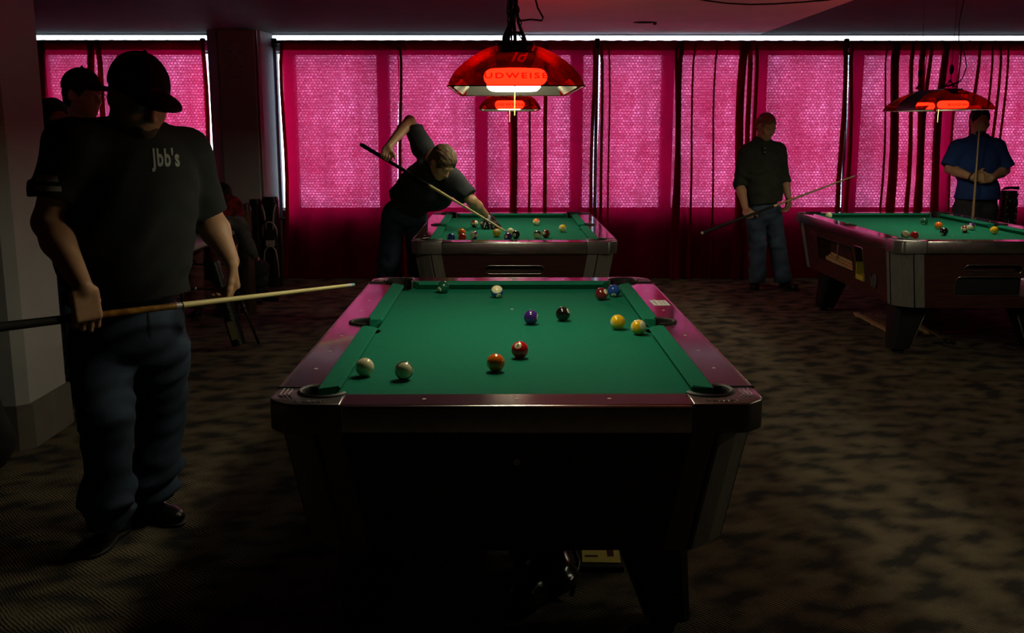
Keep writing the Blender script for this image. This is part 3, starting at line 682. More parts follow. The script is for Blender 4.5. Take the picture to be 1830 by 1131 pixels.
def ball(n, u, v, zc, rot, label, group, frm=None):
    """n = ball number (0 = cue ball); rot = (x, y, z) euler"""
    global NUM
    if n not in BM:
        me = SPHME.copy(); me.materials.clear(); me.materials.append(ball_mat(n)); BM[n] = me
        if n > 0:
            tm = text_mesh(str(n), .0125, 0, .0006)
            for vtx in tm.vertices:
                x, y = vtx.co.x, vtx.co.y; d = Vector((.0259, x, y)).normalized()*(R+.0002); vtx.co = d
            NUM[n] = tm; tm.materials.append(M['black'])
    p = atZ(u, v, zc) if frm is None else Vector(frm)
    o = bpy.data.objects.new('pool_ball' if n else 'cue_ball', BM[n]); COL.objects.link(o); o.location = p; o.rotation_euler = Vector(rot[1]).to_track_quat('Z', 'Y').to_euler() if rot[0] == 'axis' else rot
    tag(o, label, 'pool ball', group)
    if n > 0:
        c = link_mesh('number', NUM[n], None, o); c['label'] = 'black number on a cream disc'
    return o
ZB = BED+.0003+R
G1 = 'pool balls on the nearest table'
FACE = (0, 0, -PI/2)      # number disc towards the camera
ball(6, 792, 513, ZB, (.2, .3, -2.25), 'dark green ball by the far-left corner of the nearest table', G1)
ball(10, 888, 521, ZB, (.25, .62, -1.2), 'blue-striped ball with cream top near the far cushion of the nearest table', G1)
ball(7, 1075, 525, ZB, (.3, -.5, -.75), 'dark maroon ball touching the blue ball by the far-right corner of the nearest table', G1)
ball(2, 1097, 519.5, ZB, (.2, .7, -1.7), 'solid blue ball at the far-right corner pocket of the nearest table', G1)
ball(4, 949, 567, ZB, (.2, -.05, -.30), 'dark purple ball left of the black ball on the nearest table', G1)
ball(8, 1006, 561, ZB, (.4, -.55, -.35), 'solid black ball in the middle of the nearest table', G1)
ball(1, 1104, 575.5, ZB, (.2, .1, -2.75), 'solid yellow ball beside the yellow-striped ball on the nearest table', G1)
ball(9, 1141, 584.5, ZB, (.2, 1.35, -.25), 'yellow-striped ball by the right side pocket of the nearest table', G1)
ball(3, 929, 625, ZB, (.2, -.75, -1.9), 'solid red ball behind the orange ball on the nearest table', G1)
ball(5, 886, 648, ZB, (.2, .2, 3.4), 'solid orange ball nearest the front centre of the nearest table', G1)
ball(0, 652, 656, ZB, (0, 0, 0), 'plain cream cue ball left of the dark-banded ball near the front left pocket', G1)
ball(14, 722, 662, ZB, (1.32, .12, .1), 'cream-faced ball with a dark band round its rim near the front left pocket', G1)
G2 = 'pool balls on the middle table'
def b2(n, u, v, rot, lab, g=G2, T=T2):
    p = atZ(u, v, ZB); lx = .50-R-.002; ly = TB-.167-R-.002
    p.x = min(max(p.x, T[0]-lx), T[0]+lx); p.y = min(max(p.y, T[1]-ly), T[1]+ly)
    ball(n, 0, 0, 0, rot, lab, g, p)
b2(15, 848, 399.5, ('axis', (.8, -.5, .1)), 'maroon-striped ball behind the rest on the middle table, left of the gloved hand')
b2(5, 825, 415.5, (.2, .3, .4), 'solid orange ball at the left of the middle table')
b2(2, 806, 424.5, (.2, .3, .4), 'dark blue ball half hidden behind the near rail of the middle table')
b2(3, 826, 424.6, (.2, .3, .4), 'red ball almost hidden behind the near rail, under the orange ball of the middle table')
b2(12, 847.5, 420, ('axis', (-.7, -.62, .1)), 'dark-striped cream ball at the near rail of the middle table')
b2(1, 888, 416, (.2, -.6, -1.6), 'solid yellow ball in front of the gloved hand on the middle table')
b2(0, 912.5, 414.5, (0, 0, 0), 'cream cue ball under the tip of the cue on the middle table')
b2(4, 908, 423.5, (.2, .2, 1), 'dark purple ball in front of the cue ball on the middle table')
b2(8, 922, 419, (.2, 0, -2.0), 'black ball touching the cue ball on the middle table')
b2(14, 960.5, 419, ('axis', (-.2, -.8, -.5)), 'green-striped cream ball beside the maroon ball on the middle table')
b2(7, 975.5, 417.5, (.2, .2, 1), 'solid maroon ball at the near rail of the middle table')
b2(13, 958.5, 396.5, ('axis', (.6, -.6, -.55)), 'orange-striped ball in the far right half of the middle table')
b2(9, 1005.5, 408, ('axis', (.7, -.5, -.5)), 'yellow-striped ball nearest the right cushion of the middle table')
b2(6, 864, 399.5, (.2, .2, 1), 'dark green ball partly hidden behind the gloved hand')
G3 = 'pool balls on the right-hand table'
b3 = lambda n, u, v, rot, lab: b2(n, u, v, rot, lab, G3, T3)
b3(0, 1481, 385, (0, 0, 0), 'cream cue ball by the far-left corner of the right-hand table')
b3(6, 1652, 395, (.4, .9, -2.2), 'green ball farthest back on the right-hand table')
b3(5, 1677.5, 403, (.3, .9, -2.2), 'orange ball behind the black ball on the right-hand table')
b3(8, 1687, 413.5, (.3, .7, -2.6), 'black ball in front of the orange ball on the right-hand table')
b3(15, 1724.5, 409, ('axis', (.8, -.5, .2)), 'maroon-striped ball touching the purple-striped ball on the right-hand table')
b3(12, 1736, 404.5, ('axis', (-.6, -.55, -.5)), 'purple-striped ball behind the maroon-striped ball on the right-hand table')
b3(1, 1777, 411.5, (.3, .7, -2.6), 'yellow ball at the right of the right-hand table')
b3(14, 1618, 419.5, (.4, .9, -1.2), 'cream-topped striped ball behind the chrome corner of the right-hand table')
b3(3, 1634, 421, (.3, .7, -2.6), 'dark red ball just behind the near rail of the right-hand table')

# paper notice lying on the right rail of the nearest table
pc = atZ(1179, 541, TT+.0008)
pn = thing('paper_notice', 'small white printed notice lying on the right rail of the nearest table', 'paper notice', pc, .02)
bm = bmesh.new(); box(bm, (0, 0, 0), (.068, .125, .0006)); obj('sheet', bm, M['paper'], pn)
bm = bmesh.new()
for k, (xx, n_, w) in enumerate(((-.018, 9, .010), (.002, 7, .008), (.018, 8, .006))):
    for i in range(n_):
        box(bm, (xx+random.uniform(-.002, .002), -.04+.08*i/(n_-1), .0005), (w*random.uniform(.7, 1), .005, .0003))
obj('printed_lines', bm, M['ink'], pn)
# peeling sticker on the side of the right-hand table
sk = thing('sticker', 'torn pale sticker on the left side of the right-hand table near its chrome corner', 'sticker', (T3[0]-.6105, 6.92, .475))
bm = bmesh.new(); pl = [(-.075, .03), (-.05, .045), (-.03, .02), (.0, .035), (.04, .05), (.07, .055), (.085, .02), (.06, -.015), (.045, -.05), (-.045, -.05), (-.05, -.01)]
f = [bm.verts.new((-.004+p[1]*-.13, -p[0], p[1])) for p in pl]; f2 = [bm.verts.new((-.003+p[1]*-.13, -p[0], p[1])) for p in pl]
bm.faces.new(f); bm.faces.new(f2[::-1])
for i in range(len(pl)): bm.faces.new((f[i], f[(i+1) % len(pl)], f2[(i+1) % len(pl)], f2[i]))
obj('sticker_sheet', bm, mat('sticker film', (.12, .12, .13), .35, col2=(.04, .04, .05), scale=40), sk)
# ---------------------------------------------------------------- hanging lamps
LHX, LHY, LHZ = .2125, .505, .140
def lamp_half(t):
    """half sizes of the shade at height fraction t (0 rim .. 1 top)"""
    c = max(0, 1-min(t, 1)**1.7)**.85
    return .060+(LHX-.060)*c, .30+(LHY-.30)*c**.8
def rrect(hx, hy, r, n=6):
    pts = []
    for (sx, sy, a0) in ((1, 1, 0), (-1, 1, PI/2), (-1, -1, PI), (1, -1, 1.5*PI)):
        for i in range(n+1):
            a = a0+PI/2*i/n; pts.append((sx*(hx-r)+r*math.cos(a), sy*(hy-r)+r*math.sin(a)))
    return pts
def make_lamp(label):
    t = thing('hanging_lamp', label, 'hanging lamp', (0, 0, 0), 0, 'red translucent lamps hung over the pool tables')
    bm = bmesh.new(); rings = []
    ts = [0, .08, .18, .3, .42, .54, .66, .78, .88, .95, .985]
    for q in ts:
        hx, hy = lamp_half(q); rings.append([bm.verts.new((p[0], p[1], LHZ*q)) for p in rrect(hx, hy, .03+.03*q*.9)])
    n = len(rings[0])
    for a in range(len(rings)-1):
        for i in range(n): bm.faces.new((rings[a][i], rings[a][(i+1) % n], rings[a+1][(i+1) % n], rings[a+1][i]))
    obj('shade', bm, M['shade_red'], t, True)['label'] = 'red translucent domed shade'
    # dark rim bead
    bm = bmesh.new(); p = [(q[0], q[1], 0) for q in rrect(LHX+.002, LHY+.002, .03)]; tube(bm, p+[p[0]], .0022, 6, False); obj('rim', bm, mat('dark red rim', (.06, .004, .003), .3), t, True)
    # foil liner on the two long sides and the far ends, low down
    bm = bmesh.new()
    for sx in (-1, 1):
        n2 = 40; lo = []; hi = []
        for i in range(n2+1):
            y = -LHY*.62+LHY*1.52*i/n2; w = .004*math.sin(i*1.9)+.003*math.sin(i*3.3)
            lo.append(bm.verts.new((sx*(LHX-.010), y, .002))); hi.append(bm.verts.new((sx*(LHX-.034+w), y, .030)))
        for i in range(n2): bm.faces.new((lo[i], lo[i+1], hi[i+1], hi[i]))
    obj('foil_liner', bm, M['liner'], t); bm = bmesh.new(); lo = []; hi = []
    for i in range(21):
        x = -(LHX-.02)+2*(LHX-.02)*i/20; lo.append(bm.verts.new((x, LHY-.012, .002))); hi.append(bm.verts.new((x*.94, LHY-.034, .040)))
    for i in range(20): bm.faces.new((lo[i], lo[i+1], hi[i+1], hi[i]))
    obj('end_lining', bm, M['liner_dull'], t)
    # black band over the middle with printed plate
    bm = bmesh.new(); rr = []
    for q in [0, .1, .25, .4, .55, .7, .85, .96, 1.0]:
        hx, hy = lamp_half(min(q, .999)); rr.append((hx, LHZ*q))
    ln = [(hx+.004, z) for hx, z in rr] + [(-hx-.004, z) for hx, z in rr[::-1]]
    ya, yb = -.16, .20
    L0 = [bm.verts.new((x, ya+.05*(z/LHZ), z+.003)) for x, z in ln]; L1 = [bm.verts.new((x, yb-.02*(z/LHZ), z+.003)) for x, z in ln]
    for i in range(len(ln)-1): bm.faces.new((L0[i], L0[i+1], L1[i+1], L1[i]))
    bd = obj('centre_band', bm, M['black'], t)
    bm = bmesh.new(); prism(bm, rrect(.064, .315, .04), LHZ*.975, LHZ+.006); obj('top_plate', bm, M['black'], t)
    bm = bmesh.new(); prism(bm, rrect(.066, .40, .03), .100, .112); prism(bm, rrect(.04, .28, .03), .112, .136); obj('inner_mount', bm, M['soot'], t)
    # printed words: ends and side band
    def on_end(me, sy, z0):
        for v in me.vertices:
            x, z = v.co.x, v.co.y+z0; q = min(max(z/LHZ, 0), .97); hx, hy = lamp_half(q); v.co = (x*(-1 if sy > 0 else 1), sy*(hy+.0015), z)
    for sy in (-1, 1):
        me = text_mesh('BUDWEISER', .024, 0, .0006, space=1.3)
        for v in me.vertices: v.co.x *= 1.62
        bmx = bmesh.new(); bmx.from_mesh(me); bmesh.ops.subdivide_edges(bmx, edges=[e for e in bmx.edges if e.calc_length() > .01], cuts=1); bmx.to_mesh(me); bmx.free()
        on_end(me, sy, .030); link_mesh('printed_word', me, M['word_red'], t)
        me = text_mesh('Tcl', .052, 0, .001, shear=.5, space=.8); on_end(me, sy, .092); link_mesh('script_emblem', me, M['word_red'], t)
    for sx in (-1, 1):
        me = text_mesh('BUDWEISER', .028, 0, .001)
        for v in me.vertices:
            x, z = v.co.x, v.co.y+.034; hx, hy = lamp_half(z/LHZ); v.co = (sx*(hx+.006), x*sx+.02, z)
        link_mesh('side_word', me, M['red_print'], bd)
        bm = bmesh.new(); q0 = [(y, z) for (y, z) in ((-.035, .022), (.05, .022), (.05, .075), (-.035, .075))]
        bm.faces.new([bm.verts.new((sx*(lamp_half(z/LHZ)[0]+.008), y, z)) for y, z in q0]); bm.faces.new([bm.verts.new((sx*(lamp_half(z/LHZ)[0]+.0065), y, z)) for y, z in q0])
        obj('side_plate', bm, mat('smoked plate', (.05, .03, .03), .4), bd)
    # two lit fluorescent rings on holders
    for sy in (-1, 1):
        yc_ = sy*.285
        bm = bmesh.new(); ring = [(.080*math.cos(a), yc_+.080*math.sin(a), .036) for a in [2*PI*i/28 for i in range(28)]]
        rs = 14; vs = []
        for (x, y, z) in ring:
            c = Vector((x, y-yc_, 0)).normalized(); vs.append([bm.verts.new(Vector((x, y, z)) + c*math.cos(2*PI*j/rs)*.025 + Vector((0, 0, 1))*math.sin(2*PI*j/rs)*.026) for j in range(rs)])
        for i in range(28):
            for j in range(rs): bm.faces.new((vs[i][j], vs[(i+1) % 28][j], vs[(i+1) % 28][(j+1) % rs], vs[i][(j+1) % rs]))
        rg = obj('light_ring', bm, M['tube'], t, True); rg['label'] = 'glowing white fluorescent ring'
        bm = boxb((0, yc_, .078), (.05, .05, .08), .006); box(bm, (0, yc_, .05), (.15, .012, .012)); obj('ring_holder', bm, M['soot'], t)
    # pull chain
    bm = bmesh.new(); tube(bm, [(.0, -.05, .05), (.001, -.05, -.02), (0, -.05, -.085)], .0022, 6)
    for i in range(20): bmesh.ops.create_icosphere(bm, subdivisions=1, radius=.003, matrix=Matrix.Translation((0, -.05, -.008-.004*i)))
    obj('pull_chain', bm, M['gold'], t, True)
    return t
LZ = 1.647
def chain(bm, a, b, r=.006):
    a, b = Vector(a), Vector(b); n = max(2, int((b-a).length/.022))
    for i in range(n):
        c = a+(b-a)*((i+.5)/n); th = PI/2*(i % 2); ex = Vector((math.cos(th), math.sin(th), 0))
        d = (b-a).normalized(); lk = [c+ex*.007*math.cos(q)+d*.015*math.sin(q) for q in [2*PI*k/10 for k in range(11)]]
        tube(bm, lk, .0022, 5, False)
def hang_bundle(t, seed):
    """tangled cords and chains from the ceiling to the plate of a lamp over the centre line"""
    rnd = random.Random(seed); H = ZC-LZ
    for k in range(6):
        bm = bmesh.new(); x0, y0 = rnd.uniform(-.05, .05), rnd.uniform(-.2, .2)
        pts = [(x0*1.0, y0, .146), (x0*.7+rnd.uniform(-.01, .01), y0*.6, .19), (x0*.35, y0*.3, .24), (rnd.uniform(-.02, .02), 0, .30)]
        for j in range(6): pts.append((rnd.uniform(-.018, .018), rnd.uniform(-.02, .02), .36+.42*j/6))
        pts.append((rnd.uniform(-.01, .01), 0, H-.002)); tube(bm, pts, .005 if k % 2 else .0065, 6); obj('hanging_cord', bm, M['cable'], t, True)
    for s in (-1, 1):
        bm = bmesh.new(); chain(bm, (.035*s, .10*s, .15), (0, 0, .34)); chain(bm, (0, 0, .34), (.008*s, 0, H-.002)); obj('chain', bm, M['blackmatte'], t, True)
    bm = bmesh.new()
    for k in range(1):       # coiled slack of the cord on the plate
        cx, cy, rr_ = rnd.uniform(-.03, .03), rnd.uniform(-.12, .12), rnd.uniform(.018, .035)
        tl = rnd.uniform(-.6, .6)
        tube(bm, [(cx+rr_*math.cos(q), cy+rr_*math.sin(q)*.8, .165+rr_*.6+rr_*math.sin(q+tl)*.7) for q in [2*PI*i/14 for i in range(15)]], .0045, 5, False)
    obj('cord_coil', bm, M['cable'], t, True)
lamp2 = make_lamp('farther of the two red lamps hung in line, seen just below the nearest one')
lamp3 = dup(lamp2, (T3[0], T3[1]-.02, LZ-.004), 0, 'red lamp with black middle band seen obliquely over the right-hand table')
lamp1 = dup(lamp2, (.04, 3.70, LZ), 0, 'nearest red hanging lamp at top centre with tangled cords above it')
lamp2.location = (.045, T2[1], LZ-.003)
lamp4 = dup(lamp2, (T4[0], T4[1], LZ), 0, 'unseen red lamp over the table at the right edge, added to light the floor')  # out of view; added to brighten the floor on the right
hang_bundle(lamp4, 9); hang_bundle(lamp1, 3); hang_bundle(lamp2, 5)
bm = bmesh.new(); tube(bm, [(.012, .06, ZC-LZ-.002), (.03, .08, .50), (.085, .10, .30), (.105, .10, .265), (.10, .10, .255), (.06, .09, .258), (.02, .06, .25)], .0035, 6)
obj('spare_cord', bm, M['cable'], lamp1, True)
# lamp over the right-hand table hangs on two single wires with cleats
H = ZC-LZ+.004
for s, yy in ((1, .33), (-1, -.22)):
    bm = bmesh.new(); tube(bm, [(0, yy, .30), (0, yy, H-.002)], .0016, 6); tube(bm, [(0, yy, .30), (-.010, yy-.02, .22), (-.004, yy-.05, .15)], .0018, 6); tube(bm, [(0, yy, .30), (.010, yy+.02, .22), (.004, yy+.05, .15)], .0018, 6)
    obj('hanging_wire', bm, M['cable'], lamp3, True)
    bm = bmesh.new(); lathe(bm, [(0, .245), (.008, .25), (.017, .275), (.014, .30), (.006, .315), (0, .315)], (0, yy, 0), 12); obj('cleat', bm, M['cable'], lamp3, True)
    bm = bmesh.new()
    for k in range(4): tube(bm, [(random.uniform(-.04, -.02), yy+random.uniform(-.04, .04), .165), (random.uniform(-.01, .01), yy, .21), (random.uniform(.02, .05), yy+random.uniform(-.04, .04), .16)], .0026, 5)
    obj('tied_cord', bm, M['cable'], lamp3, True)
bm = bmesh.new()
for k in range(5):
    a = .05+.004*k; tube(bm, [(-.075+a*.2, -.22, .158+.002*k), (0.0, -.225+.01*k, .168), (.075, -.22, .20), (.08, -.215, .215), (.05, -.21, .195), (-.03, -.21, .165)], .003, 5)
tube(bm, [(.08, -.215, .21), (.115, -.20, .30), (.09, -.20, .40), (.045, -.20, .46), (.035, -.20, .60), (.06, -.2, H-.002)], .0032, 6)
obj('lamp_cord', bm, M['cable'], lamp3, True)
# ---------------------------------------------------------------- figures: one continuous body surface grown from a distance field
def nv(v): v = np.asarray(v, float); return v/np.linalg.norm(v)
def A(v): return np.asarray(v, float)
class Field:
    def __init__(s): s.p = []
    def cap(s, a, b, ra, rb=None, k=.02, op='u', flat=0):
        s.p.append((op, 'cap', (A(a), A(b), ra, ra if rb is None else rb, flat), k)); return s
    def ell(s, c, r, fr=None, k=.02, op='u'):
        s.p.append((op, 'ell', (A(c), A(r), np.eye(3) if fr is None else np.array([nv(x) for x in fr])), k)); return s
    def rbox(s, c, hf, fr, rad, k=.02, op='u'):
        s.p.append((op, 'box', (A(c), A(hf), np.array([nv(x) for x in fr]), rad), k)); return s
    def plane(s, pt, n, k=.005):      # keeps the side opposite to n
        s.p.append(('i', 'pl', (A(pt), nv(n)), k)); return s
    @staticmethod
    def bounds(kind, q):
        if kind == 'cap':
            a, b, ra, rb, _ = q; r = max(ra, rb); return np.minimum(a, b)-r, np.maximum(a, b)+r
        if kind == 'ell': r = q[1].max(); return q[0]-r, q[0]+r
        if kind == 'box': r = np.linalg.norm(q[1])+q[3]; return q[0]-r, q[0]+r
    @staticmethod
    def dist(kind, q, P):
        X, Y, Z = P
        if kind == 'cap':
            a, b, ra, rb, flat = q; d = b-a; L2 = d@d
            px, py, pz = X-a[0], Y-a[1], Z-a[2]
            t = (px*d[0]+py*d[1]+pz*d[2])/L2; tc = np.clip(t, 0, 1)
            r = np.sqrt((px-tc*d[0])**2+(py-tc*d[1])**2+(pz-tc*d[2])**2)-(ra+(rb-ra)*tc)
            L = math.sqrt(L2)
            if flat in (1, 3): r = np.maximum(r, (t-1)*L)
            if flat in (2, 3): r = np.maximum(r, -t*L)
            return r
        if kind == 'ell':
            c, r, F = q; x, y, z = X-c[0], Y-c[1], Z-c[2]
            u = (F[0][0]*x+F[0][1]*y+F[0][2]*z)/r[0]; v = (F[1][0]*x+F[1][1]*y+F[1][2]*z)/r[1]; w = (F[2][0]*x+F[2][1]*y+F[2][2]*z)/r[2]
            k0 = np.sqrt(u*u+v*v+w*w); k1 = np.sqrt((u/r[0])**2+(v/r[1])**2+(w/r[2])**2)+1e-9
            return k0*(k0-1)/k1
        if kind == 'box':
            c, h, F, rad = q; x, y, z = X-c[0], Y-c[1], Z-c[2]
            u = np.abs(F[0][0]*x+F[0][1]*y+F[0][2]*z)-h[0]; v = np.abs(F[1][0]*x+F[1][1]*y+F[1][2]*z)-h[1]; w = np.abs(F[2][0]*x+F[2][1]*y+F[2][2]*z)-h[2]
            return np.sqrt(np.maximum(u, 0)**2+np.maximum(v, 0)**2+np.maximum(w, 0)**2)+np.minimum(np.maximum(u, np.maximum(v, w)), 0)-rad
        if kind == 'pl':
            return (X-q[0][0])*q[1][0]+(Y-q[0][1])*q[1][1]+(Z-q[0][2])*q[1][2]
    def mesh(s, name, h, disp=None):
        lo = np.min([s.bounds(k, q)[0] for op, k, q, _ in s.p if op == 'u'], axis=0)-.02
        hi = np.max([s.bounds(k, q)[1] for op, k, q, _ in s.p if op == 'u'], axis=0)+.02
        n = np.ceil((hi-lo)/h).astype(int)+1; M_ = .05
        F = np.full(n, M_, np.float32); ax = [(lo[i]+h*np.arange(n[i])).astype(np.float32) for i in range(3)]
        for op, kind, q, k in s.p:
            if kind == 'pl': sl = [slice(0, n[i]) for i in range(3)]
            else:
                a, b = s.bounds(kind, q); m = M_*.6+k
                i0 = np.maximum(np.floor((a-m-lo)/h).astype(int), 0); i1 = np.minimum(np.ceil((b+m-lo)/h).astype(int)+1, n)
                if (i1 <= i0).any(): continue
                sl = [slice(i0[i], i1[i]) for i in range(3)]
            P = (ax[0][sl[0]][:, None, None], ax[1][sl[1]][None, :, None], ax[2][sl[2]][None, None, :])
            d = s.dist(kind, q, P); f = F[tuple(sl)]
            if op == 'u':
                hh = np.maximum(k-np.abs(f-d), 0)/k; F[tuple(sl)] = np.minimum(f, d)-hh*hh*k*.25
            else:
                if op == 's': d = -d
                hh = np.maximum(k-np.abs(f-d), 0)/k; F[tuple(sl)] = np.maximum(f, d)+hh*hh*k*.25
        if disp is not None:
            I = np.argwhere(np.abs(F) < .03); X = lo+h*I; F[tuple(I.T)] += disp(X).astype(np.float32)
        return snets(name, F, lo, h)
def snets(name, F, lo, h):
    S_ = F < 0; S_[0] = S_[-1] = False; S_[:, 0] = S_[:, -1] = False; S_[:, :, 0] = S_[:, :, -1] = False
    c = S_.astype(np.int8); cs = c[:-1]+c[1:]; cs = cs[:, :-1]+cs[:, 1:]; cs = cs[:, :, :-1]+cs[:, :, 1:]
    act = (cs > 0) & (cs < 8); I = np.argwhere(act); idx = np.full(act.shape, -1, np.int32); idx[act] = np.arange(len(I))
    acc = np.zeros((len(I), 3)); cnt = np.zeros(len(I)); co = [(a, b, d) for a in (0, 1) for b in (0, 1) for d in (0, 1)]
    for a in co:
        for ax in range(3):
            if a[ax]: continue
            b = list(a); b[ax] = 1; ia = I+np.array(a); ib = I+np.array(b)
            fa = F[tuple(ia.T)]; fb = F[tuple(ib.T)]; m = (S_[tuple(ia.T)] != S_[tuple(ib.T)])
            t = np.where(m, fa/np.where(np.abs(fa-fb) < 1e-9, 1e-9, fa-fb), 0); t = np.clip(t, 0, 1)
            p = np.tile(np.array(a, float), (len(I), 1)); p[:, ax] += t; acc[m] += p[m]; cnt[m] += 1
    vs = lo+h*(I+acc/np.maximum(cnt, 1)[:, None]); qs = []
    for ax in range(3):
        sl0 = [slice(None)]*3; sl1 = [slice(None)]*3; sl0[ax] = slice(0, -1); sl1[ax] = slice(1, None)
        m = S_[tuple(sl0)] != S_[tuple(sl1)]; E = np.argwhere(m); s0 = S_[tuple(E.T)]
        o1, o2 = (ax+1) % 3, (ax+2) % 3
        def cell(d1, d2):
            e = E.copy(); e[:, o1] -= d1; e[:, o2] -= d2; return idx[tuple(e.T)]
        q = np.stack([cell(1, 1), cell(0, 1), cell(0, 0), cell(1, 0)], 1); q[~s0] = q[~s0][:, ::-1]; qs.append(q)
    Q = np.concatenate(qs); Q = Q[(Q >= 0).all(1)]
    me = bpy.data.meshes.new(name); me.vertices.add(len(vs)); me.vertices.foreach_set('co', vs.astype(np.float32).ravel())
    me.loops.add(4*len(Q)); me.loops.foreach_set('vertex_index', Q.astype(np.int32).ravel())
    me.polygons.add(len(Q)); me.polygons.foreach_set('loop_start', np.arange(0, 4*len(Q), 4, dtype=np.int32)); me.polygons.foreach_set('loop_total', np.full(len(Q), 4, np.int32))
    me.polygons.foreach_set('use_smooth', np.ones(len(Q), bool)); me.update(calc_edges=True); me.validate(); return me
def folds(amp, fz, seed, axis=(0, 0, 1), zlo=None, amp2=None, zr=None):
    """cloth folds: rolls running across the given axis, stronger between two heights if asked"""
    a = nv(axis); rs = np.random.default_rng(seed); ks = rs.normal(0, 5, (4, 3)); ph = rs.uniform(0, 6, 8)
    b = nv(np.cross(a, [.3, .8, .2])); 
    def f(X):
        s = X@a; w = 1.6*np.sin(X@ks[0]*1.5+ph[0])+1.2*np.sin(X@ks[1]*2+ph[1])
        c_ = np.cross(a, b)
        g1 = np.sin(fz*(s*.8+(X@b)*.55)+1.7*w+ph[2]); g2 = np.sin(fz*(s*.9-(X@b)*.5+(X@c_)*.6)+1.5*w+ph[3]); g3 = np.sin(fz*1.8*s+2*w+(X@c_)*22+ph[5])
        m1 = .5+.5*np.sin(X@ks[2]*1.6+ph[4]); m2 = .5+.5*np.sin(X@ks[3]*1.6+ph[6]); v = (g1*np.abs(g1)**.3)*m1+g2*m2*.9+g3*.35*(1-m1)
        v = np.where(v > 0, v*.8, v); am = np.full(len(X), amp)
        if zr is not None:
            for (z0, z1, am2) in zr: am += (am2-amp)*np.exp(-((X[:, 2]-(z0+z1)/2)/((z1-z0)/2))**2)
        return am*v
    return f
def hand(F, w, d, n, side, curl=(25, 30, 20), th=(.55, .6, .5), thc=20, sc=1.0, spread=0, curls=None, k0=.02):
    """palm, four jointed fingers of unequal length, thumb from the side of the palm; d along the hand, n out of the palm, side towards the thumb"""
    w, d, n, side = A(w), nv(d), nv(n), nv(side); s_ = sc
    n = nv(n-d*(n@d)); side = nv(np.cross(d, n))*np.sign(np.cross(d, n)@side)
    F.rbox(w+d*.052*s_, (.036*s_, .030*s_, .003*s_), (d, side, n), .0105*s_, k=k0)
    F.cap(w+d*.02*s_+side*.022*s_+n*.006, w+d*.05*s_+side*.030*s_+n*.010, .015*s_, .012*s_, k=.012)
    for i, (off, ln) in enumerate(((.0315, .95), (.0105, 1.06), (-.0105, .99), (-.0305, .80))):
        p = w+d*(.084-.004*abs(i-1))*s_+side*off*s_; c3 = curls[i] if curls else curl
        ang = 0; dd = nv(d+side*spread*(1.5-i)/1.5)
        for j, (L, r0, r1) in enumerate(((.044, .0096, .0088), (.027, .0088, .0080), (.021, .0080, .0066))):
            ang += math.radians(c3[j]); v = dd*math.cos(ang)+n*math.sin(ang); q = p+v*L*ln*s_
            F.cap(p, q, r0*s_, r1*s_, k=.0045 if j else .008); p = q
    p = w+d*.030*s_+side*.030*s_+n*.006; v = nv(d*th[0]+side*th[1]+n*th[2])
    for j, (L, r0, r1) in enumerate(((.040, .0125, .0110), (.030, .0108, .0098), (.024, .0096, .0078))):
        q = p+v*L*s_; F.cap(p, q, r0*s_, r1*s_, k=.008); p = q; v = nv(v+(d*.6-side*.5+n*.3)*math.tan(math.radians(thc))*.5)
def head_frame(f, u): f = nv(f); u = nv(A(u)-f*(A(u)@f)); return nv(np.cross(f, u)), f, u      # right, forward, up
def head(F, c, fr, s=1.0, jaw=1.0, ear=True):
    r, f, u = fr; c = A(c)
    def at(a, b, d): return c+(r*a+f*b+u*d)*s
    F.ell(at(0, -.012, .030), A((.076, .096, .090))*s, (r, f, u), k=.02)
    F.ell(at(0, .030, -.035), A((.060*jaw, .066, .078))*s, (r, f, u), k=.03)
    F.ell(at(0, .058, -.088), A((.028*jaw, .026, .022))*s, (r, f, u), k=.02)
    F.cap(at(-.05*jaw, .0, -.055), at(-.012, .06, -.09), .018*s, .016*s, k=.02); F.cap(at(.05*jaw, .0, -.055), at(.012, .06, -.09), .018*s, .016*s, k=.02)
    F.cap(at(-.034, .076, .022), at(.034, .076, .022), .012*s, k=.015)
    for q in (-1, 1):
        F.ell(at(q*.033, .098, .002), A((.017, .014, .012))*s, (r, f, u), k=.012, op='s')
        F.ell(at(q*.032, .074, .002), A((.0125, .0125, .0115))*s, (r, f, u), k=.003)
        F.ell(at(q*.042, .060, -.026), A((.022, .020, .020))*s, (r, f, u), k=.02)
        if ear:
            F.ell(at(q*.079, -.008, -.002), A((.008, .019, .031))*s, (nv(r+f*.3*q), f, nv(u-f*.15)), k=.008)
            F.ell(at(q*.088, -.003, .0), A((.006, .010, .018))*s, (r, f, u), k=.004, op='s')
        F.ell(at(q*.011, .099, -.031), A((.008, .010, .007))*s, (r, f, u), k=.006)
    F.cap(at(0, .084, .012), at(0, .108, -.026), .008*s, .0115*s, k=.010)
    F.cap(at(-.020, .085, -.058), at(.020, .085, -.058), .007*s, k=.006); F.cap(at(-.016, .083, -.069), at(.016, .083, -.069), .008*s, k=.006)
    F.cap(at(-.024, .094, -.0635), at(.024, .094, -.0635), .0022*s, k=.003, op='s')
def neck(F, c, fr, base, s=1.0, r=.056):
    rr, f, u = fr; F.cap(A(c)-u*.05*s-f*.015*s, base, r*s, (r+.006)*s, k=.03)
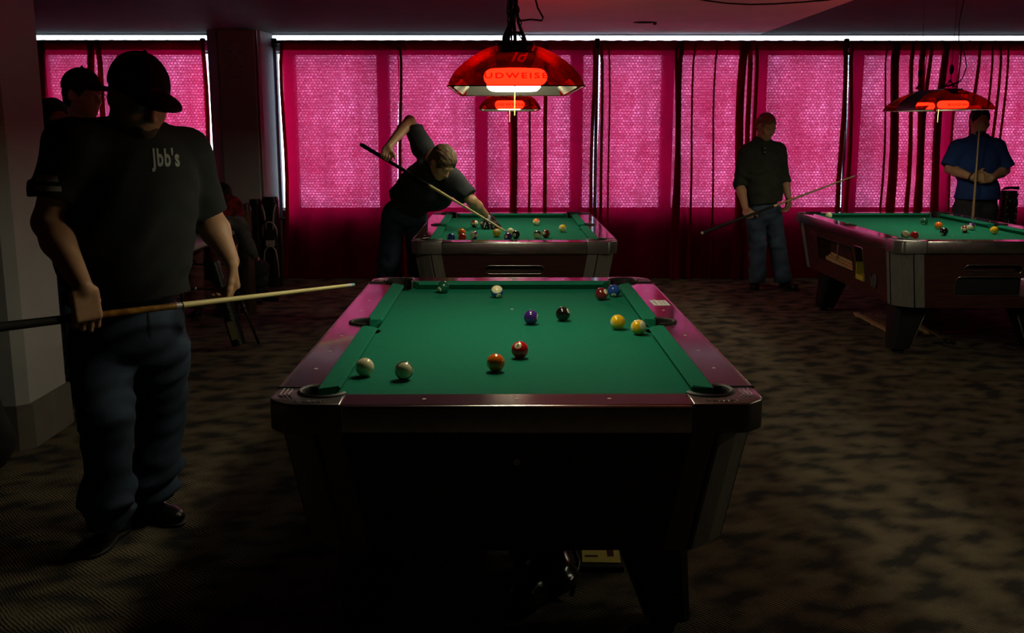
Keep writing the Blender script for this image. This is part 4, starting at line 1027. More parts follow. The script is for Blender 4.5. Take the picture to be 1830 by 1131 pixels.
def hair(c, fr, s, name, m, par, back=.0, thick=.009, seed=1, full=0, h=.004, buzz=False, crown=0):
    r, f, u = fr; c = A(c); F = Field()
    F.ell(c+(-f*.014+u*(.032+crown))*s, A((.077+thick, .098+thick, .090+thick))*s, (r, f, u))
    F.ell(c+(-f*.035-u*.015)*s, A((.070+thick, .070+thick, .080))*s, (r, f, u), k=.02)
    if full: F.cap(c-f*.06*s, c-f*.055*s-u*full*s, .065*s, .05*s, k=.04)
    # clear the face, the forehead line and the nape
    F.ell(c+(f*.115-u*.035)*s, A((.085, .085, .108))*s, (r, f, u), k=.012, op='s')
    F.plane(c-u*(.075+full)*s, -u, k=.01); F.plane(c+f*.082*s, f, k=.01)
    for q in (-1, 1): F.ell(c+(r*q*.088+f*.005-u*.03)*s, A((.03, .035, .045))*s, (r, f, u), k=.008, op='s') if not full else None
    rs = np.random.default_rng(seed); ks = rs.normal(0, 1, (6, 3))*95
    me = F.mesh(name, h, lambda X: .0016*sum(np.sin(X@k+i) for i, k in enumerate(ks))/2)
    return link_mesh(name, me, m, par)
def cap_hat(c, fr, s, par, m, tilt=0., h=.004, button=True, name='baseball_cap'):
    r, f, u = fr; c = A(c); F = Field()
    f2 = nv(f*math.cos(tilt)-u*math.sin(tilt)); u2 = nv(u*math.cos(tilt)+f*math.sin(tilt))
    F.ell(c+(-f*.010+u*.040)*s, A((.088, .108, .100))*s, (r, f2, u2))
    F.plane(c+u*(.026)*s, -u2, k=.004)
    F.ell(c+(-f*.010+u*.034)*s, A((.081, .101, .093))*s, (r, f2, u2), k=.003, op='s')
    # curved peak
    pc = c+(f*.112+u*.030)*s
    F.ell(pc, A((.072, .082, .030))*s, (r, f2, u2), k=.006)
    F.ell(pc-u2*.0095*s-f2*.002, A((.074, .088, .030))*s, (r, f2, u2), k=.003, op='s')
    o = link_mesh(name, F.mesh(name, h, None), m, par)
    if button:
        bm = bmesh.new(); bmesh.ops.create_icosphere(bm, subdivisions=2, radius=.008*s, matrix=Matrix.Translation(Vector(c+(-f*.01+u2*.142)*s))); obj('cap_button', bm, m, o, True)
        bm = bmesh.new()
        for a in range(3):
            th = PI*a/3+.2; pts = []
            for i in range(13):
                t = PI*i/12; e = r*math.cos(th)*.0885*math.cos(t)+f2*math.sin(th)*.1085*math.cos(t)+u2*.1005*math.sin(t)
                if u2@e > -.005: pts.append(Vector(c+(-f*.010+u*.040+e)*s))
            tube(bm, pts, .0011, 5)
        obj('cap_seam', bm, m, o, True)
    return o
def shoe(F, heel, toe, s=1.0, w=.044):
    heel, toe = A(heel), A(toe); d = nv(toe-heel); sd = nv(np.cross([0, 0, 1], d)); z = A((0, 0, 1))
    L = .285*s; h0 = heel
    F.cap(h0+d*.045+z*.052, h0+d*.15+z*.052, .040*s, .038*s, k=.03); F.ell(h0+d*.215+z*.036, (.075*s, w*s, .036*s), (d, sd, z), k=.03)
    F.ell(h0+d*.05+z*.04, (.055*s, .037*s, .045*s), (d, sd, z), k=.02); F.cap(h0+d*.06+z*.05, h0+d*.07+z*.115, .043*s, .042*s, k=.02, flat=1)
    F.cap(h0+d*.10+z*.083, h0+d*.175+z*.068, .022, .018, k=.02)
    F.plane(h0+z*.014, -z, k=.004)
    G = Field(); G.ell(h0+d*.205+z*.010, (.088*s, (w+.005)*s, .016), (d, sd, z), k=.02); G.ell(h0+d*.06+z*.010, (.066*s, .041*s, .016), (d, sd, z), k=.02); G.cap(h0+d*.08+z*.011, h0+d*.17+z*.011, .012, .012, k=.03)
    G.rbox(h0+d*.12+z*.010, (.07, .026, .006), (d, sd, z), .004, k=.02)
    G.plane(h0+z*.001, -z, k=.003); G.plane(h0+z*.022, z, k=.003)
    return G
def make_shoe(par, heel, toe, m, s=1.0, laces=True):
    F = Field(); G = shoe(F, heel, toe, s); o = link_mesh('shoe', F.mesh('shoe', .004), m, par); link_mesh('sole', G.mesh('sole', .004), M['rubber'], o)
    if laces:
        heel, toe = A(heel), A(toe); d = nv(toe-heel); sd = nv(np.cross([0, 0, 1], d)); bm = bmesh.new()
        for i in range(4):
            c = heel+d*(.105+.018*i)+A((0, 0, .1085-.005*i)); tube(bm, [Vector(c-sd*.018-A((0, 0, .006))), Vector(c+A((0, 0, .002))), Vector(c+sd*.018-A((0, 0, .006)))], .0022, 5)
        c = heel+d*.10+A((0, 0, .112))
        for q in (-1, 1): tube(bm, [Vector(c), Vector(c+sd*q*.02+A((0, 0, .008))), Vector(c+sd*q*.032-d*.004), Vector(c+sd*q*.012)], .002, 5)
        obj('laces', bm, M['blackmatte'], o, True)
    return o
def cue_stick(name_label, a, b, mats, fr_, label_group='pool cues held by the players', L=1.47):
    """tapered two-piece cue from butt a towards tip b"""
    a, b = A(a), A(b); d = nv(b-a); L = np.linalg.norm(b-a)
    t = thing('pool_cue', name_label, 'pool cue', (0, 0, 0), 0, label_group)
    def rr(x): return .0155+(.0060-.0155)*x
    for (s0, s1, m_, nm, k) in fr_:
        bm = bmesh.new(); tube(bm, [Vector(a+d*L*s0), Vector(a+d*L*s1)], [rr(s0)*k, rr(s1)*k], 16); obj(nm, bm, mats[m_] if isinstance(mats, dict) else M[m_], t, True, 40)
    return t
SEG = [(0, .012, 'rubber', 'bumper', .9), (.012, .075, 'butt', 'butt_sleeve', 1), (.075, .275, 'wrap', 'wrap', 1.02), (.275, .478, 'butt', 'forearm', 1), (.478, .492, 'silver', 'joint_collar', 1.02), (.492, .496, 'black', 'joint_ring', 1.0), (.496, .975, 'maple', 'shaft', 1), (.975, .991, 'paper', 'ferrule', 1), (.991, 1.0, 'tip_blue', 'tip', .97)]
# ---------------------------------------------------------------- the people
def settle(root, loc):
    """put the thing's origin at its base without moving its parts"""
    root.location = loc; inv = Matrix.Translation(-Vector(loc))
    for ch in root.children: ch.matrix_parent_inverse = inv
    return root
def P_(u, v, Y): return A(atY(u, v, Y))
def G_(u, v): return A(atZ(u, v, 0))
def limb_arm(F, sh, el, wr, s=1.0, fat=1.0):
    F.cap(sh, el, .050*s*fat, .040*s*fat, k=.03); m = A(el)+(A(wr)-A(el))*.3
    F.cap(el, m, .040*s*fat, .043*s*fat, k=.02); F.cap(m, wr, .043*s*fat, .0275*s, k=.02)
def limb_leg(F, hp, kn, an, s=1.0):
    F.cap(hp, kn, .075*s, .052*s, k=.03); m = A(kn)+(A(an)-A(kn))*.32-A((0, 0, 0)); F.cap(kn, m, .052*s, .052*s, k=.02); F.cap(m, an, .052*s, .036*s, k=.02)
def sleeve(F, sh, el, end, r0, r1, r2=None, k=.04, seg2=None):
    """sleeve from the shoulder; flat cuff at its end"""
    if seg2 is None: F.cap(sh, end, r0, r1, k=k, flat=1)
    else: F.cap(sh, el, r0, r1, k=k); F.cap(el, end, r1, r2, k=.025, flat=1)
def trousers(name, par, m, hipc, hipr, fr, legs, seed, waist_z, crotch=True, extra=None, amp=.004, h=.006):
    """legs = [(hip, knee, hem, r_hip, r_knee, r_hem)]"""
    F = Field(); F.ell(hipc, hipr, fr, k=.03)
    for i, (hp, kn, an, r0, r1, r2) in enumerate(legs):
        kk = .035 if i == 0 else .018
        F.cap(hp, kn, r0, r1, k=kk); F.cap(kn, an, r1, r2, k=.025, flat=1)
    if extra: extra(F)
    F.plane((0, 0, waist_z), (0, 0, 1), k=.006)
    zr = []
    for (hp, kn, an, *_r) in legs: zr += [(an[2]-.02, an[2]+.16, amp*1.9), (kn[2]-.12, kn[2]+.10, amp*1.6)]
    return link_mesh(name, F.mesh(name, h, folds(amp, 52, seed, zr=zr)), m, par)
def belt(par, c, fr, rx, ry, z, m=None):
    bm = bmesh.new(); r, f, u = fr; pts = [Vector(A((c[0], c[1], z))+r*rx*math.cos(a)+f*ry*math.sin(a)) for a in [2*PI*i/30 for i in range(31)]]
    tube(bm, pts, .016, 8, False); return obj('belt', bm, m or M['leather'], par, True)

# ===== the big man in the foreground, left, holding a cue across his body
pm = thing('person', 'large man at left in dark cap and black shirt, holding a cue across himself', 'person')
rF = nv((.42, -.90, 0)); rR = nv(np.cross(rF, (0, 0, 1))); up = A((0, 0, 1))
shR, shL = P_(124, 262, 3.37), P_(336, 276, 3.69)
elR, elL = P_(86, 398, 3.36), P_(372, 388, 3.74)
cA = P_(152, 566, 3.20); cL = P_(428, 533, 3.60); cdir = nv(cL-cA)
nH = nv((-.45, .9, 0)); nH = nv(nH-cdir*(nH@cdir)); wrR, wrL = cA+A((0, 0, .104))-nH*.030-cdir*.012, P_(413, 466, 3.66)
pel = P_(228, 560, 3.56)
hc = P_(247, 176, 3.47); hfr = head_frame(nv((.62, -.62, -.36)), nv((.12, -.05, 1)))
B = Field(); neckb = P_(232, 238, 3.56)
head(B, hc, hfr, 1.08, 1.15); neck(B, hc, hfr, neckb, 1.1, .066)
B.cap(shR, shL, .06, k=.05); B.ell(pel+up*.28, (.16, .12, .20), (rR, rF, up), k=.05); B.ell(pel+up*.04, (.15, .12, .14), (rR, rF, up), k=.05)
limb_arm(B, shR, elR, wrR, 1.08, 1.15); limb_arm(B, shL, elL, wrL, 1.08, 1.15)
# right hand folded over the butt from above, left hand pinching the shaft
hand(B, wrR, nv(A((.06, .03, -1))), nH, nv(cdir), curls=[(26, 82, 62), (26, 84, 62), (28, 84, 60), (34, 82, 56)], th=(.55, .40, .75), thc=20, sc=1.16)
hand(B, wrL, nv((.10, -.02, -1)), nv(A((-.75, -.35, 0))), nv(A((.3, -.8, 0))), curls=[(36, 52, 28), (42, 50, 25), (46, 46, 22), (50, 40, 20)], th=(.85, .22, .30), thc=8, sc=1.05)
kR, kL = P_(190, 742, 3.40), P_(286, 742, 3.70); aR, aL = P_(193, 930, 3.46), P_(276, 880, 3.72)
hR_, hL_ = pel+rR*.10-up*.10, pel-rR*.10-up*.10
limb_leg(B, hR_, kR, aR); limb_leg(B, hL_, kL, aL)
link_mesh('body', B.mesh('body', .0042), M['skin'], pm)
cap_hat(hc, hfr, 1.10, pm, M['hair_black'], tilt=.03, h=.003)
hair(hc, hfr, 1.06, 'hair', M['hair_dark'], pm, thick=.002, seed=3)
# short beard
Fb = Field(); r, f, u = hfr; c = hc
Fb.ell(c+(f*.040-u*.070)*1.08, A((.056, .062, .052)), (r, f, u)); Fb.ell(c+(f*.066-u*.100)*1.08, (.030, .026, .026), (r, f, u), k=.02)
Fb.ell(c+(f*.045-u*.012)*1.08, (.085, .10, .036), (r, f, u), k=.008, op='s'); Fb.ell(c+(f*.112-u*.062)*1.08, (.024, .03, .010), (r, f, u), k=.006, op='s')
Fb.plane(c+f*(-.01), -f, k=.01)
link_mesh('beard', Fb.mesh('beard', .004, lambda X: .0012*np.sin(X@A((300, 90, 210)))*np.sin(X@A((80, 310, 160)))), mat('short beard', (.05, .028, .014), .8), pm)
# shirt
Fs = Field(); chest = (shR+shL)/2
Fs.cap(shR+A((.02, 0, -.01)), shL+A((-.02, 0, -.01)), .080, .080, k=.05)
for q_ in (shR, shL): Fs.cap(neckb-up*.02, q_+(neckb-q_)*.12, .066, .072, k=.05)
Fs.ell(chest-up*.13+rF*.02, (.205, .150, .22), (rR, rF, up), k=.10)
Fs.ell(pel+up*.22+rF*.050, (.212, .190, .26), (rR, rF, up), k=.11)
Fs.ell(pel+up*.03+rF*.02, (.212, .172, .16), (rR, rF, up), k=.05)
Fs.cap(neckb-up*.03, neckb+up*.012, .082, .078, k=.05, flat=1)
Fs.cap(shR, P_(96, 350, 3.355), .080, .076, k=.045, flat=1); Fs.cap(shL, P_(371, 382, 3.735), .080, .074, k=.045, flat=1)
Fs.cap(P_(95, 322, 3.355), P_(97, 350, 3.355), .076, .080, k=.012, flat=3)
Fs.plane(P_(230, 536, 3.45), A((.06, 0, -1)), k=.006)
fd1 = folds(.0045, 30, 5, axis=(.35, .1, 1), zr=[(.92, 1.08, .008)])
shirt = link_mesh('shirt', Fs.mesh('shirt', .006, fd1), M['tee_black'], pm)
# collar
bm = bmesh.new(); pts = [Vector(neckb+up*.016+rR*.078*math.cos(a)+rF*(.080*math.sin(a)+.01)-up*.016*math.sin(a)) for a in [2*PI*i/26 for i in range(27)]]
tube(bm, pts, .010, 8, False); obj('collar', bm, M['tee_black'], shirt, True)
# cast the chest lettering and the sleeve stripes onto the shirt surface
def decal_on(o, me, cpt, xr, yr, nm, m, par, off=.0018, out=None):
    from mathutils.bvhtree import BVHTree
    bmx = bmesh.new(); bmx.from_mesh(o.data); tree = BVHTree.FromBMesh(bmx); bmx.free()
    b2_ = bmesh.new(); b2_.from_mesh(me)
    for it in range(3): bmesh.ops.subdivide_edges(b2_, edges=[e for e in b2_.edges if e.calc_length() > .008], cuts=1)
    bmesh.ops.triangulate(b2_, faces=b2_.faces[:])
    xr, yr = Vector(xr).normalized(), Vector(yr).normalized(); n = Vector(out).normalized() if out is not None else xr.cross(yr).normalized()
    for v in b2_.verts:
        p = Vector(cpt)+xr*v.co.x+yr*v.co.y+n*.4; h_ = tree.ray_cast(p, -n)
        if h_[0] is not None: v.co = h_[0]+n*off
        else: v.co = Vector(cpt)+xr*v.co.x+yr*v.co.y
    b2_.to_mesh(me); b2_.free(); return link_mesh(nm, me, m, par)
me = text_mesh("Jbb's", .080, 0, .0024, space=1.12)
for v in me.vertices: v.co.x *= .54
decal_on(shirt, me, P_(297, 283, 3.45), (.93, .37, -.04), (0, .0, 1), 'shirt_lettering', M['print'], shirt)['label'] = 'pale lettering on the chest'
for (pu, pv, w_, h_) in ((86, 318, .075, .020), (88, 336, .085, .017)):
    b2_ = bmesh.new(); bmesh.ops.create_grid(b2_, x_segments=14, y_segments=3, size=.5, matrix=Matrix.Diagonal((w_, h_, 1, 1))); me = bpy.data.meshes.new('s'); b2_.to_mesh(me); b2_.free()
    decal_on(shirt, me, P_(pu, pv, 3.30), (1, .1, -.05), (0, 0, 1), 'sleeve_stripe', mat('grey stripe', (.38, .39, .37), .9), shirt)['label'] = 'grey stripe on the sleeve cuff'
# cap badge
me = text_mesh('~', .05, 0, .002)
decal_on([o for o in pm.children if o.name.startswith('baseball_cap')][0], me, hc+hfr[2]*.075+hfr[1]*.1, hfr[0], hfr[2], 'cap_badge', mat('faded red stitching', (.09, .02, .022), .9), [o for o in pm.children if o.name.startswith('baseball_cap')][0], out=hfr[1])
def ext(F):
    for (a_, kn_) in ((aR, kR), (aL, kL)):
        d_ = nv(kn_-a_)
        F.cap(a_+d_*.11-A((.012, 0, 0)), a_+d_*.125+A((.012, 0, 0)), .083, .081, k=.04); F.cap(a_+d_*.035, a_+d_*.04, .070, .072, k=.03)
jn = trousers('jeans', pm, M['denim'], pel-up*.045, (.195, .158, .16), (rR, rF, up), [(hR_-up*.04, kR, aR-up*.012, .110, .092, .070), (hL_-up*.04, kL, aL-up*.012, .110, .092, .070)], 4, 1.0, extra=ext, amp=.0040)
b2_ = bmesh.new(); bmesh.ops.create_grid(b2_, x_segments=2, y_segments=14, size=.5, matrix=Matrix.Diagonal((.007, .13, 1, 1))); me = bpy.data.meshes.new('s'); b2_.to_mesh(me); b2_.free()
decal_on(jn, me, P_(268, 572, 3.40), (.93, .37, 0), (-.05, 0, 1), 'fly_seam', M['denim_dark'], jn, off=.003)
make_shoe(pm, G_(198, 962)+A((.02, .10, 0)), G_(148, 1006), M['leather'], 1.05)
make_shoe(pm, G_(240, 925)+A((-.04, .04, 0)), G_(352, 946), M['leather'], 1.05)
# watch chain / clip at the hip
bm = bmesh.new(); tube(bm, [Vector(P_(349, 512, 3.56)), Vector(P_(349, 520, 3.555))], .004, 6); obj('hip_clip', bm, M['chrome'], jn, True)
settle(pm, (float(pel[0]), float(pel[1]), 0))
tipA = cA+cdir*1.075; buttA = cA-cdir*.385
cue_stick('cue with amber butt and pale shaft held level by the big man in black', buttA, tipA, None, SEG)

# ===== bending player at the middle table
p2 = thing('person', 'player in dark shirt and jeans bending low over the middle table with a cue', 'person')
F2 = nv((.70, -.72, 0)); R2 = nv(np.cross(F2, (0, 0, 1)))
cb, ct = P_(645, 258, 7.78), A(atZ(905.5, 414.5, .802)); cd2 = nv(ct-cb)
def on2(u):          # point of the cue at photo column u
    lo_, hi_ = 0., 1.
    for _ in range(40):
        m_ = (lo_+hi_)/2; q = cb+(ct-cb)*m_; uu = 915+1800*((cam.matrix_world if False else MW) @ Vector((*q, 1)))[0]/-(MW @ Vector((*q, 1)))[2]
        if uu < u: lo_ = m_
        else: hi_ = m_
    return cb+(ct-cb)*lo_
bpy.context.view_layer.update(); MW = cam.matrix_world.inverted()
pel2 = P_(724, 372, 7.86); gR = on2(688); hb = A(atZ(884, 409, .785))
shR2, shL2 = P_(756, 262, 7.88), P_(812, 326, 7.62)
elR2 = P_(732, 216, 7.98); wrR2 = P_(694, 262, 7.66)
elL2 = P_(844, 360, 7.56); wrL2 = A(atZ(871, 389, .845))
hc2 = P_(790, 291, 7.50); hf2 = head_frame(nv((.50, -.52, -.80)), nv((.62, -.50, .55)))
B = Field(); sp = (shR2+shL2)/2; nb2 = sp+(hc2-sp)*.42
head(B, hc2, hf2, 1.0); neck(B, hc2, hf2, nb2, 1.0, .054)
B.cap(shR2, shL2, .055, k=.05); B.cap(pel2, sp, .11, .12, k=.05); limb_arm(B, shR2, elR2, wrR2); limb_arm(B, shL2, elL2, wrL2)
hand(B, wrR2, nv(gR-wrR2+A((0, 0, -.0))), nv(A((.3, -.9, -.2))), nv(cd2), curls=[(60, 85, 50)]*4, th=(.4, .3, .8), thc=25)
hand(B, wrL2, nv(A((.28, -.42, -.30))), nv((0, 0, -1)), nv((-.75, -.35, .1)), curls=[(2, 30, 22), (6, 26, 18), (0, 24, 18), (-8, 22, 16)], th=(.75, .55, .10), thc=4, spread=.32)
kR2, kL2 = P_(694, 470, 7.85), P_(748, 468, 7.98); aR2, aL2 = A((kR2[0]-.05, 7.95, .10)), A((kL2[0]+.03-.02, 8.1, .10))
hpR2, hpL2 = pel2+A((-.085, .0, -.06)), pel2+A((.075, .05, -.06))
limb_leg(B, hpR2, kR2, aR2); limb_leg(B, hpL2, kL2, aL2); link_mesh('body', B.mesh('body', .0045), M['skin'], p2)
hair(hc2, hf2, 1.02, 'hair', M['hair_brown'], p2, thick=.011, seed=8, h=.0035)
Fs = Field(); mid2 = (pel2+sp)/2
Fs.cap(shR2+A((.0, 0, -.02)), shL2, .080, .080, k=.05); Fs.cap(pel2+A((.005, 0, .03)), mid2+A((.01, -.02, .0)), .165, .165, k=.05, flat=2); Fs.cap(mid2, sp-A((0.01, .0, .03)), .160, .125, k=.06)
Fs.ell(mid2+A((.10, -.06, -.055)), (.15, .13, .12), None, k=.06)
Fs.cap(shR2, elR2+(shR2-elR2)*.30, .078, .072, k=.04, flat=1); Fs.cap(shL2, elL2+(shL2-elL2)*.22, .082, .076, k=.04, flat=1)
Fs.cap(nb2-(hc2-nb2)*.35, nb2, .074, .068, k=.04, flat=1)
s2 = link_mesh('shirt', Fs.mesh('shirt', .0065, folds(.0045, 34, 9, axis=(.6, -.3, .7))), M['tee_char'], p2)
Fg = Field(); dg_ = nv(A((.28, -.42, -.30)))
Fg.cap(wrL2-dg_*.025, wrL2+dg_*.03, .037, .036, k=.02, flat=2); Fg.rbox(wrL2+dg_*.062, (.040, .034, .006), (dg_, nv((-.75, -.35, .1)), np.cross(dg_, nv((-.75, -.35, .1)))), .014, k=.02)
Gs = Field(); hand(Gs, wrL2, dg_, nv((0, 0, -1)), nv((-.75, -.35, .1)), curls=[(2, 30, 22), (6, 26, 18), (0, 24, 18), (-8, 22, 16)], th=(.75, .55, .10), thc=4, spread=.32)
for q_ in Gs.p:
    if q_[1] == 'cap':
        a_, b_, ra, rb, fl_ = q_[2]; Fg.p.append((q_[0], 'cap', (a_, b_, ra+.0018, rb+.0018, fl_), q_[3]))
Fg.p = [q for i, q in enumerate(Fg.p) if not (i in (len(Fg.p)-4, len(Fg.p)-7))]   # index fingertip stays bare
link_mesh('glove', Fg.mesh('glove', .0035), M['leather'], p2)['label'] = 'black billiard glove'
trousers('jeans', p2, M['denim'], pel2-A((0, 0, .03)), (.165, .14, .13), (R2, F2, up), [(hpR2, kR2, aR2-up*.03, .100, .082, .078), (hpL2, kL2, aL2-up*.03, .100, .082, .078)], 14, float(pel2[2]+.08))
make_shoe(p2, A((aR2[0]-.03, aR2[1]+.04, 0)), A((aR2[0]+.10, aR2[1]-.2, 0)), M['leather'], 1, False); make_shoe(p2, A((aL2[0]-.05, aL2[1]+.04, 0)), A((aL2[0]+.02, aL2[1]-.25, 0)), M['leather'], 1, False)
settle(p2, (float(pel2[0]), float(pel2[1]), 0))
SEG2 = [(0, .012, 'rubber', 'bumper', .9), (.012, .24, 'wrap', 'wrap', 1.05), (.24, .49, 'blackmatte', 'forearm', 1), (.49, .50, 'silver', 'joint_collar', 1.02), (.50, .975, 'maple', 'shaft', 1), (.975, .991, 'paper', 'ferrule', 1), (.991, 1.0, 'tip_blue', 'tip', .97)]
cue_stick('cue slanting down from the raised hand of the bending player to the cue ball', cb, ct, None, SEG2)

# ===== man in the green henley
p3 = thing('person', 'bald man in a dark green henley and jeans standing before the curtains, cue across him', 'person')
Y3 = 9.45
F3 = nv((.28, -.96, 0)); R3 = nv(np.cross(F3, (0, 0, 1)))
shR3, shL3 = P_(1332, 274, Y3-.05), P_(1392, 271, Y3+.05); elR3, elL3 = P_(1322, 328, Y3-.0), P_(1401, 322, Y3+.06)
wrR3, wrL3 = P_(1333, 376, Y3-.16), P_(1409, 352, Y3-.02); pel3 = P_(1365, 372, Y3)
cb3, ct3 = P_(1253, 417, 9.24), P_(1528, 314, 9.06); cd3 = nv(ct3-cb3); g3 = cb3+(ct3-cb3)*((1340-1253)/(1528-1253.))
hc3 = P_(1369, 226, Y3-.03); hf3 = head_frame(nv((.42, -.75, -.42)), nv((.08, -.1, 1)))
B = Field(); nb3 = P_(1362, 250, Y3+.02); head(B, hc3, hf3, 1.0); neck(B, hc3, hf3, nb3, 1.0, .056)
B.cap(shR3, shL3, .048, k=.03); B.cap(pel3, (shR3+shL3)/2-up*.10, .11, .10, k=.04); limb_arm(B, shR3, elR3, wrR3); limb_arm(B, shL3, elL3, wrL3)
hand(B, wrR3, nv(g3+up*.012-wrR3), nv((.15, .95, 0)), nv(cd3), curls=[(62, 85, 45)]*4, th=(.5, .3, .7), thc=25)
hand(B, wrL3, nv((.02, -.1, -1)), nv((-.8, -.2, 0)), nv((-.2, -.9, 0)), curls=[(28, 30, 15), (32, 32, 18), (36, 34, 18), (38, 34, 18)], th=(.6, .5, .5), thc=20)
kR3, kL3 = P_(1354, 436, Y3-.02), P_(1389, 436, Y3+.02); aR3, aL3 = P_(1354, 496, Y3-.0), P_(1400, 494, Y3+.04)
limb_leg(B, pel3+R3*.085-up*.06, kR3, aR3); limb_leg(B, pel3-R3*.085-up*.06, kL3, aL3); link_mesh('body', B.mesh('body', .005), M['skin'], p3)
hair(hc3, hf3, 1.0, 'cropped_hair', mat('cropped grey hair', (.27, .17, .11), .9), p3, thick=.0015, seed=4, h=.005)
Fs = Field(); Fs.cap(shR3+A((.015, 0, -.01)), shL3+A((-.015, 0, -.01)), .070, k=.05); ch3 = (shR3+shL3)/2
Fs.ell(ch3-up*.14, (.185, .13, .20), (R3, F3, up), k=.07); Fs.ell(pel3+up*.15+F3*.015, (.168, .14, .21), (R3, F3, up), k=.06); Fs.ell(pel3+up*.0, (.176, .142, .14), (R3, F3, up), k=.05)
Fs.cap(nb3-up*.06, nb3+up*.022, .070, .064, k=.03, flat=1)
for q_ in (shR3, shL3): Fs.cap(nb3-up*.035, q_+(nb3-q_)*.15, .062, .068, k=.05)
Fs.cap(shR3, elR3, .068, .058, k=.035); Fs.cap(elR3, elR3+(wrR3-elR3)*.12, .062, .062, k=.02, flat=1); Fs.cap(shL3, elL3, .068, .057, k=.035); Fs.cap(elL3, elL3+(wrL3-elL3)*.15, .060, .060, k=.02, flat=1)
Fs.plane(P_(1365, 365, Y3-.15), (.10, 0, -1), k=.006)
s3 = link_mesh('shirt', Fs.mesh('shirt', .007, folds(.004, 34, 21, axis=(.3, .1, 1))), M['henley'], p3)
bm = bmesh.new(); q0 = P_(1366, 259, Y3-.125)
tube(bm, [Vector(q0), Vector(q0-up*.085+F3*.012)], .005, 6); obj('placket', bm, M['blackmatte'], s3, True)
for i in range(2):
    bm = bmesh.new(); bmesh.ops.create_icosphere(bm, subdivisions=2, radius=.006, matrix=Matrix.Translation(Vector(q0-up*(.03+.035*i)+F3*(.010+.004*i)))); obj('button', bm, M['chalk'], s3, True)
trousers('jeans', p3, M['denim_pale'], pel3-up*.03, (.165, .135, .13), (R3, F3, up), [(pel3+R3*.088-up*.06, kR3, aR3-up*.04, .095, .080, .080), (pel3-R3*.088-up*.06, kL3, aL3-up*.04, .095, .080, .080)], 31, float(pel3[2]+.06), amp=.0028)
make_shoe(p3, G_(1350, 512), G_(1346, 524), M['leather'], 1, False); make_shoe(p3, G_(1396, 513), G_(1428, 523), M['leather'], 1, False)
settle(p3, (float(pel3[0]), float(pel3[1]), 0))
SEG3 = [(0, .015, 'chalk', 'bumper', .9), (.015, .38, 'wrap', 'wrap', 1.02), (.38, .48, 'blackmatte', 'forearm', 1), (.48, .50, 'maple', 'joint_collar', 1.02), (.50, .985, 'maple_dull', 'shaft', 1), (.985, 1.0, 'tip_blue', 'tip', .97)]
cue_stick('cue slanting up to the right in the hands of the bald man in green', cb3, ct3, None, SEG3)

# ===== man in blue behind the right-hand table
p4 = thing('person', 'man in a royal blue t-shirt at far right, hands clasped round an upright cue', 'person')
Y4 = 9.35; F4 = nv((-.08, -1, 0)); R4 = nv(np.cross(F4, (0, 0, 1)))
shR4, shL4 = P_(1711, 266, Y4), P_(1782, 264, Y4); elR4, elL4 = P_(1697, 302, Y4-.02), P_(1796, 304, Y4-.02)
wrR4, wrL4 = P_(1738, 317, Y4-.24), P_(1773, 318, Y4-.23); pel4 = P_(1743, 372, Y4)
hc4 = P_(1751, 217, Y4-.02); hf4 = head_frame(nv((-.05, -1, -.12)), (0, 0, 1))
ctop = P_(1750, 233, 9.08); cbot = A((ctop[0]-.02, 9.0, .004))
B = Field(); nb4 = P_(1749, 245, Y4+.03); head(B, hc4, hf4, 1.02); neck(B, hc4, hf4, nb4, 1.0, .060)
B.cap(shR4, shL4, .048, k=.03); B.cap(pel4, (shR4+shL4)/2-up*.10, .11, .10, k=.04); limb_arm(B, shR4, elR4, wrR4, 1.05); limb_arm(B, shL4, elL4, wrL4, 1.05)
hand(B, wrR4, nv((1, -.08, .02)), nv((.05, .9, 0)), nv((0, 0, 1)), curls=[(50, 60, 35)]*4, th=(.7, .5, .2), thc=15)
hand(B, wrL4, nv((-1, -.22, -.10)), nv((-.05, .9, 0)), nv((0, 0, 1)), curls=[(45, 60, 35)]*4, th=(.7, .5, .2), thc=15)
kR4, kL4 = pel4+A((-.11, 0, -.47)), pel4+A((.11, 0, -.47)); aR4, aL4 = pel4+A((-.12, .02, -.80)), pel4+A((.13, .02, -.80))
aR4[2] = aL4[2] = .11; limb_leg(B, pel4+A((-.09, 0, -.06)), kR4, aR4); limb_leg(B, pel4+A((.09, 0, -.06)), kL4, aL4); link_mesh('body', B.mesh('body', .005), M['skin'], p4)
hair(hc4, hf4, 1.02, 'hair', M['hair_dark'], p4, thick=.006, seed=5, h=.005)
Fb = Field(); r, f, u = hf4
Fb.ell(hc4+f*.052-u*.088, (.045, .045, .040), (r, f, u)); Fb.ell(hc4+f*.045-u*.020, (.085, .09, .040), (r, f, u), k=.008, op='s'); link_mesh('beard', Fb.mesh('beard', .005), M['hair_dark'], p4)
Fs = Field(); ch4 = (shR4+shL4)/2
Fs.cap(shR4+A((.01, 0, -.01)), shL4+A((-.01, 0, -.01)), .072, k=.05); Fs.ell(ch4-up*.15, (.205, .14, .20), (R4, F4, up), k=.07); Fs.ell(pel4+up*.13+F4*.03, (.195, .17, .20), (R4, F4, up), k=.06); Fs.ell(pel4+up*.04, (.195, .155, .14), (R4, F4, up), k=.05)
Fs.cap(nb4-up*.06, nb4+up*.020, .076, .069, k=.03, flat=1)
for q_ in (shR4, shL4): Fs.cap(nb4-up*.035, q_+(nb4-q_)*.15, .064, .070, k=.05)
Fs.cap(shR4, elR4+(shR4-elR4)*.12+A((-.02, 0, 0)), .074, .078, k=.035, flat=1); Fs.cap(shL4, elL4+(shL4-elL4)*.10+A((.02, 0, 0)), .074, .078, k=.035, flat=1)
Fs.plane(P_(1743, 357, Y4-.15), (0, 0, -1), k=.006)
